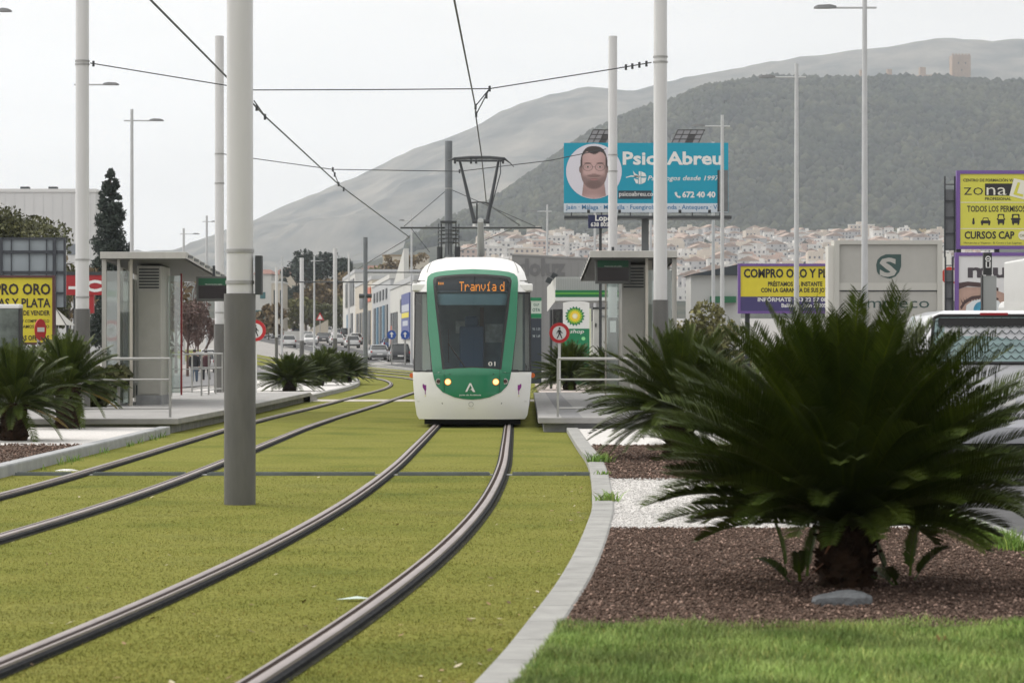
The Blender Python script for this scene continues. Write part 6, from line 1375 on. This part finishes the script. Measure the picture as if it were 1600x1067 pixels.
for px, lb in ((612, 'blue round arrow sign before the white shop, left of two'), (633, 'blue round arrow sign before the white shop, nearest the tram')):
    Y = 215; t = thing('road_sign', lb, 'road sign', (at(px, Y), Y, TZ(0, Y))); z_ = CAMZ-(523-HZ)*Y/FPX
    MB().cyl((0, .05, -.2), (0, .05, z_), .06, .06, 8).build('post', M_steel, t); MB().cyl((0, -.02, z_), (0, .02, z_), .34, .34, 26).build('plate', mat('sign_blue', (.02, .08, .35), .4), t); mb = MB(); polyf(mb, [(-.05, z_-.2), (.05, z_-.2), (.05, z_+.05), (.16, z_+.05), (0, z_+.22), (-.16, z_+.05), (-.05, z_+.05)], -.03); mb.build('arrow', M_signwhite, t)
t = thing('road_sign', 'triangular warning sign far down the road among the trees', 'road sign', (at(500, 400), 400, TZ(0, 400))); MB().cyl((0, .1, -.2), (0, .1, 3.4), .07, .07, 8).build('post', M_steel, t); mb = MB(); mb.prism([(-.6, 3.1), (.6, 3.1), (0, 4.2)], 0, .04); mb.build('plate', M_signred, t); mb = MB(); mb.prism([(-.36, 3.24), (.36, 3.24), (0, 3.9)], -.02, -.003); mb.build('white_triangle', M_signwhite, t)
# wall and house on the left of the far road
t = thing('retaining_wall', 'pale low retaining wall beside the far left cars', 'wall', (at(412, 420), 420, TZ(0, 420)-.3)); MB().bb(3.0, 6.5, 0, .5, -.5, 1.7).build('wall', M_wallw, t); MB().add([(6.5, 0, -.5), (9.5, 0, -.5), (9.5, .5, -.5), (6.5, .5, -.5), (6.5, 0, 1.7), (9.5, 0, 3.4), (9.5, .5, 3.4), (6.5, .5, 1.7)], [(0, 1, 5, 4), (4, 5, 6, 7), (1, 2, 6, 5), (3, 0, 4, 7), (2, 3, 7, 6)]).build('raised_end', M_wallc, t)
z_ = TZ(0, 520)
block('house', 'white house with a green-shuttered ground floor beside the thick near pole', at(396, 520), at(424, 520), 520, 12, z_, 11, M_wallw, [(1.2, 6.5, 1, 1.2), (.4, 1.0, 1.8, 3.4)], 'hip', M_tile, mat('shutter_teal', (.03, .12, .13), .5))
block('house', 'narrow cream house end with a dark side behind the slim masts', at(424, 500), at(441, 500), 500, 12, z_-.3, 9.2, M_wallc, [(.4, 0, .6, 8), (1.5, 2, .3, 6)], None, M_wallw)
block('house', 'red-roofed house on the rise above the white house', at(398, 640), at(428, 640), 640, 12, TZ(0, 640), 12.5, M_wallc, [(1, 8.5, .8, 1), (2.6, 8.5, .8, 1)], 'hip', M_tile)
block('house', 'long low tiled house behind the left end of the wood', at(426, 660), at(470, 660), 660, 12, TZ(0, 660), 12.6, M_wallc, [(1, 9, .8, 1)], 'gable' if False else 'hip', M_tile)
block('house', 'brownish house with a tiled roof above the middle of the wood', at(560, 600), at(600, 600), 600, 12, TZ(0, 600), 12.5, M_wallc, [(1, 8, 1, 1), (3, 8, 1, 1)], 'hip', M_tile)
block('house', 'flat ochre building over the white shop, left of the tram roof', at(598, 640), at(668, 640), 640, 14, TZ(0, 640), 16.4, M_wallc, [(1+i*1.6, 12, .7, 1) for i in range(5)], None, mat('roof_ochre', (.28, .22, .15), .8))
for i, (px, Y, top, W, m, lb) in enumerate([(612, 580, 402, 5, M_leafbrown, 'brown tree crown above the white shop roof'), (640, 560, 396, 6, M_leafbrown, 'brown tree crown right behind the white lamp by the tram roof'), (585, 600, 412, 6, M_leafyellow, 'dull yellow tree crown over the silver shop')]):
    z = TZ(0, Y); tree((at(px, Y), Y, z), CAMZ-(top-HZ)*Y/FPX-z, W, m, lb, 90+i, 900, .4, group='trees behind the shops')
# pale industrial building on the left
t = block('warehouse', 'pale flat-roofed warehouse with small windows behind the left trees', at(-60, 300), at(149, 300), 300, 7, 0, 17.6, mat('warehouse_wall', (.60, .60, .605), .6, var=.03, vscale=.3), [((34+60)*300/FPX, 11.3, .95, 1.15), ((53+60)*300/FPX, 11.3, .95, 1.15), ((105+60)*300/FPX, 11.0, .95, 1.15), ((-10+60)*300/FPX, 11.4, .95, 1.15)], None, mat('warehouse_cap', (.64, .64, .64), .6), M_winblue)
mb = MB(); 
for i in range(14): mb.bb(i+.6, i+.63, -.02, -.003, 0, 17.5)
mb.build('panel_joint', mat('joint_grey', (.52, .53, .54), .6), t)
for x in (5.5, 8.5): MB().bb(x, x+.9, 4, 5, 17.96, 18.4).build('roof_vent', M_darkmetal, t)

# ------------------------------------------------------------------ hills, forest, castle, town
def fbm(x, y, seed=0, oct=5, f=1.0):
    v = np.zeros_like(x, dtype=float); a = 1.0; rg = np.random.default_rng(seed)
    for o in range(oct):
        for _ in range(3):
            an = rg.uniform(0, 6.28); ph = rg.uniform(0, 6.28); v += a*np.sin((x*math.cos(an)+y*math.sin(an))*f+ph+1.3*np.sin((x*math.sin(an)-y*math.cos(an))*f*.6+ph*2))/3
        a *= .5; f *= 2.03
    return v
YH, YM, YT0 = 3600.0, 7000.0, 1300.0
HP = [(200, 490), (560, 450), (640, 400), (690, 362), (760, 330), (800, 302), (850, 266), (880, 243), (915, 220), (960, 195), (1000, 180), (1050, 166), (1100, 143), (1150, 136), (1200, 128), (1300, 131), (1400, 128), (1480, 128), (1540, 134), (1600, 136), (1800, 150), (2200, 200)]
MP = [(-900, 500), (100, 430), (200, 400), (290, 386), (340, 366), (398, 345), (440, 322), (500, 300), (560, 272), (620, 245), (700, 215), (760, 190), (820, 160), (860, 148), (915, 137), (950, 138), (1000, 140), (1040, 128), (1100, 115), (1200, 100), (1250, 88), (1340, 80), (1400, 70), (1450, 62), (1520, 62), (1600, 64), (1750, 80), (2200, 190)]
def hillz(X, Y):
    pxr = 800+np.asarray(X)*FPX/YH; zr = CAMZ-(np.interp(pxr, [p[0] for p in HP], [p[1] for p in HP])-HZ)*YH/FPX
    Y = np.asarray(Y, float); t = np.clip((Y-YT0)/(YH-YT0), 0, 1); zt = np.interp(pxr, [300, 640, 740], [45, 75, 96])
    z1 = 13+(zt-13)*np.clip(t/.565, 0, 1)**1.05; q = np.clip((t-.565)/.435, 0, 1); z2 = zt+(np.maximum(zr, 30)-zt)*(q*.55+.45*q*q*(3-2*q))
    z = np.where(t < .565, z1, z2); b = np.clip((Y-YH)/900, 0, 1); z = z*(1-b*b*(3-2*b)); 
    return z+fbm(np.asarray(X)*1.0, Y, 3, 4, .012)*7*np.clip((Y-2550)/500, 0, 1)*np.clip((YH-Y)/200+.0, 0, 1)
def gridmesh(name, xs, ys, zf, m):
    X, Y = np.meshgrid(xs, ys); Zz = zf(X, Y); V = np.stack([X, Y, Zz], -1).reshape(-1, 3); nx = len(xs); i = np.arange(len(ys)-1)[:, None]*nx+np.arange(nx-1)[None]; i = i.ravel()
    return struct(npmesh(name, V, np.stack([i, i+1, i+nx+1, i+nx], -1), m, None, None, True))
M_hill = mat('hill_scrub', (.028, .034, .022), .95, col2=(.085, .078, .055), vscale=.012, detail=7, thr=(.42, .78))
gridmesh('hill', np.linspace(-900, 1500, 150), np.concatenate([np.linspace(YT0-20, 2600, 40), np.linspace(2620, 3600, 90), np.linspace(3640, 4550, 15)]), hillz, M_hill)
def mountz(X, Y):
    pxr = 800+X*FPX/YM; zr = CAMZ-(np.interp(pxr, [p[0] for p in MP], [p[1] for p in MP])-HZ)*YM/FPX
    t = np.clip((Y-4600)/(YM-4600), 0, 1); z = zr*(.12+.88*(t**1.15)); b = np.clip((Y-YM)/1800, 0, 1); z = z*(1-b)
    n1 = fbm(X, Y, 8, 6, .0035); gul = -np.abs(fbm(X+.15*Y, Y*.5, 12, 6, .008))
    return z+(n1*26+gul*46+20)*np.clip((YM-Y)/700, 0, 1)*np.clip(t*3, 0, 1)+fbm(X, Y, 5, 4, .03)*5
M_mount = mat('mountain_scrub', (.02, .023, .018), .95, col2=(.22, .195, .155), vscale=.0075, detail=9, thr=(.35, .72))
gridmesh('mountain', np.linspace(-4200, 3600, 330), np.concatenate([np.linspace(4600, 7000, 150), np.linspace(7060, 8800, 18)]), mountz, M_mount)
# wooded castle hill: thousands of pines that read as one mass
ico = bmesh.new(); bmesh.ops.create_icosphere(ico, subdivisions=1, radius=1); iv = np.array([v.co[:] for v in ico.verts]); jf = np.array([[v.index for v in f.verts] for f in ico.faces]); ico.free()
def blobs(name, label, n, fxy, r0, r1, m, tall=1.2):
    P = [];
    while len(P) < n:
        q = fxy()
        if q is not None: P.append(q)
    P = np.array(P); z = hillz(P[:, 0], P[:, 1]); rr_ = RNG.uniform(r0, r1, n); V = iv[None]*RNG.uniform(.72, 1.22, (n, len(iv), 1))*rr_[:, None, None]*np.array([1, 1, tall])
    V = V+np.stack([P[:, 0], P[:, 1], z+rr_*.7], -1)[:, None]; F = jf[None]+np.arange(n)[:, None, None]*len(iv)
    T = np.repeat(RNG.uniform(.5, 1.0, n)+RNG.uniform(0, 1, n)**3*.7, len(iv))[:, None]*np.array([1, 1, .95]); return tag(npmesh(name, V.reshape(-1, 3), F.reshape(-1, 3), m, None, T, False), label, 'forest', None, 'stuff')
M_pine = mat('pine_canopy', (.014, .022, .013), .95, col2=(.060, .062, .034), vscale=.010, attr=True)
def fo():
    X = random.uniform(-260, 960); Y = 2560+1075*random.random()**.9; d = math.sin(X*.011+Y*.004)+math.sin(X*.023-Y*.013+1)+.7*math.sin(X*.051+Y*.02)
    if d < -2.2 and random.random() < .8: return None
    px = 800+X*FPX/Y
    return (X, Y) if 640 < px < 1720 else None
blobs('forest', 'dark pine wood covering the castle hill', 15000, fo, 2.2, 6.6, M_pine, 1.15)
def fr():
    X = random.uniform(-60, 800); return (X, YH+random.uniform(-25, 10)) if math.sin(X*.05)+math.sin(X*.13+2) > -1.3 and not (430 < X < 600 and random.random() < .72) else None
blobs('ridge_pines', 'pine crowns along the skyline of the castle hill', 520, fr, 2.6, 5.6, M_pine, 1.2)
blobs('yellow_trees', 'band of yellow autumn trees low on the castle hill', 90, lambda: (lambda q: (at(1388+q*105, 2600), 2600+q*8+random.uniform(-5, 5)))(random.random()), 3, 4.6, mat('autumn_band', (.22, .15, .04), .9, var=.3, attr=True), 1.5)
blobs('town_trees', 'dark trees among the houses of the hillside town', 260, lambda: (lambda px, Y: (at(px, Y), Y))(random.uniform(700, 1560), random.uniform(1500, 2600)), 3, 6, M_pine, 1.1)
t = thing('castle', 'sandstone castle with a tall square keep on the wooded ridge', 'castle', (at(1480, YH+20), YH+20, 0)); k = YH/FPX; X = lambda px: (px-1480)*k; Z = lambda py: CAMZ-(py-HZ)*k; M_cas = mat('castle_stone', (.34, .24, .17), .9, var=.12, vscale=.08)
mb = MB(); mb.bb(X(1488), X(1517), 0, 24, Z(140), Z(84))
for i in range(6): mb.bb(X(1488+i*5), X(1488+i*5+2.6), 0, 4, Z(84)+.003, Z(81.5))
kp = mb.build('keep', M_cas, t); mb = MB(); [mb.bb(X(p), X(p+1.6), -.3, -.003, Z(q+3), Z(q)) for p, q in ((1497, 95), (1508, 95), (1502, 106))]; mb.build('window', M_ink, kp)
for p, q, w_ in ((1437, 103, 9), (1386, 106, 7), (1343, 107, 8), (1460, 113, 6)): MB().bb(X(p), X(p+w_), -2, 10, Z(140), Z(q)).build('tower', M_cas, t)
mb = MB(); P = [(1346, 118), (1386, 116), (1410, 117), (1440, 115), (1470, 114), (1489, 116)]
for (p, q), (p2, q2) in zip(P[:-1], P[1:]): mb.bb(X(p), X(p2), 1, 6, Z(142), Z((q+q2)/2))
mb.build('curtain_wall', M_cas, t)
# houses of the hillside town
M_h = [mat('town_white', (.64, .62, .59), .8, var=.05, vscale=.1), mat('town_cream', (.55, .48, .40), .8, var=.05, vscale=.1), mat('town_pink', (.50, .37, .31), .8, var=.05, vscale=.1), mat('town_grey', (.44, .43, .43), .8, var=.05, vscale=.1)]
M_troof = mat('town_roof', (.33, .24, .19), .85, var=.2, vscale=.2); M_twin = mat('town_window', (.09, .09, .10), .5)
def house_mesh(W, D, H, wall, gable, seed):
    rr = random.Random(seed); mb = MB(); mb.bb(-W/2, W/2, 0, D, -8, H, 0)
    if gable: mb.prism([(-W/2-.3, H+.01), (W/2+.3, H+.01), (0, H+W*.2)], -.3, D+.3, 1)
    else: mb.bb(-W/2, W/2, .0, .3, H+.002, H+.8, 0); mb.bb(W*.1, W*.4, 2, 5, H+.002, H+2.6, 0)
    fl = int(H//3); n = max(2, int(W/3))
    for f in range(fl):
        for i in range(n):
            if rr.random() < .85: x = -W/2+(i+.5)*W/n; mb.bb(x-.6, x+.6, -.12, -.004, f*3+1, f*3+2.5, 2)
    return mb, [wall, M_troof, M_twin]
protos = []
for i in range(18):
    rr = random.Random(100+i); W = rr.uniform(8, 17); H = rr.choice([6, 6.5, 9, 9, 12, 14]); wall = M_h[[0, 0, 0, 1, 0, 2, 0, 3, 0][i % 9]]
    mb, ms = house_mesh(W, rr.uniform(8, 13), H, wall, i % 3 == 1, i); protos.append((mb, ms))
spots = []; rr = random.Random(77); tries = 0
while len(spots) < 760 and tries < 9000:
    tries += 1; px = rr.uniform(738, 1545); Y = 1480+1120*rr.random()**.9
    lim = np.interp(px, [738, 780, 860, 960, 1040, 1150, 1300, 1500, 1545], [2380, 2430, 2470, 2480, 2600, 2560, 2560, 2560, 2540])
    if Y > lim: continue
    X_ = at(px, Y)
    if all(abs(X_-a)+abs(Y-b)*.6 > 13 for a, b in spots): spots.append((X_, Y))
spots.sort(key=lambda s: s[1]); zz = hillz(np.array([s[0] for s in spots]), np.array([s[1] for s in spots]))
NB = 280; pm = {}; rest = MB(); M4 = M_h+[M_troof, M_twin]; rest_m = M4
for i, (X_, Y_) in enumerate(spots):
    k = rr.randrange(18); rz = rr.gauss(0, .35)
    if i < NB:
        if k not in pm: o = protos[k][0].build('town_house', protos[k][1]); pm[k] = o
        else: o = pm[k].copy(); COL.objects.link(o)
        o.location = (X_, Y_, zz[i]); o.rotation_euler = (0, 0, rz); tag(o, 'pale house in the dense white town on the slope below the castle hill', 'house', 'houses of the hillside town')
    else:
        mb, ms = protos[k]; rot = Matrix.Rotation(rz, 3, 'Z'); o_ = len(rest.v); rest.v += [tuple(rot @ Vector(v)+Vector((X_, Y_, zz[i]))) for v in mb.v]; rest.f += [tuple(q+o_ for q in f) for f in mb.f]; rest.mi += [M4.index(ms[j]) for j in mb.mi]
tag(rest.build('town_mass', rest_m), 'far upper part of the hillside town, crowded white houses', 'town', None, 'stuff')
# taller blocks at the near foot of the town
for i, (px, Y, top, W, m, lb) in enumerate([(772, 1900, 386, 15, M_h[0], 'white apartment block right behind the pantograph mast'), (793, 1950, 379, 9, M_h[0], 'white narrow block above the right shoulder of the tram'), (826, 1880, 388, 19, M_h[1], 'peach coloured apartment block above the grey store'), (848, 2050, 376, 15, M_h[2], 'orange-brown block behind the lamp post over the grey store'), (872, 2100, 370, 16, M_h[0], 'white stepped apartment block left of the turquoise billboard'), (1347, 2500, 352, 22, M_h[1], 'isolated cream block, highest house of the town, above the green emblem sign'), (737, 1850, 389, 15, M_h[2], 'dull orange block behind the tension weights of the centre mast')]):
    z0 = float(hillz(np.array([at(px, Y)]), np.array([Y]))[0]) if Y > YT0 else 12.5; H = CAMZ-(top-HZ)*Y/FPX-z0
    t = thing('apartment_block', lb, 'building', (at(px, Y), Y, z0)); MB().bb(-W/2, W/2, 0, 12, -10, H).build('wall', m, t); MB().bb(-W/2-.3, W/2+.3, -.3, 12.3, H+.003, H+.8).build('parapet', M_h[0], t); MB().bb(-W*.2, W*.15, 3, 8, H+.81, H+3.2).build('stair_tower', m, t)
    mb = MB()
    for f in range(int(H//3.2)):
        for j in range(int(W//3.4)): mb.bb(-W/2+1+j*3.4, -W/2+2.5+j*3.4, -.12, -.004, H-2.6-f*3.2, H-1.1-f*3.2)
    mb.build('window', M_twin, t)

# ------------------------------------------------------------------ air
hz = MB(); hz.bb(-8000, 8000, -60, 9400, -3, 900); h = hz.build('haze', bpy.data.materials.new('haze')); hm = h.data.materials[0]; hm.use_nodes = True; hn = hm.node_tree; hn.nodes.clear()
ho = hn.nodes.new('ShaderNodeOutputMaterial'); pv = hn.nodes.new('ShaderNodeVolumePrincipled'); pv.inputs['Color'].default_value = (.84, .91, 1, 1); pv.inputs['Density'].default_value = 9.5e-5; pv.inputs['Anisotropy'].default_value = .2
hn.links.new(pv.outputs[0], ho.inputs['Volume']); h['kind'] = 'stuff'; h['label'] = 'pale haze filling the air towards the mountains'
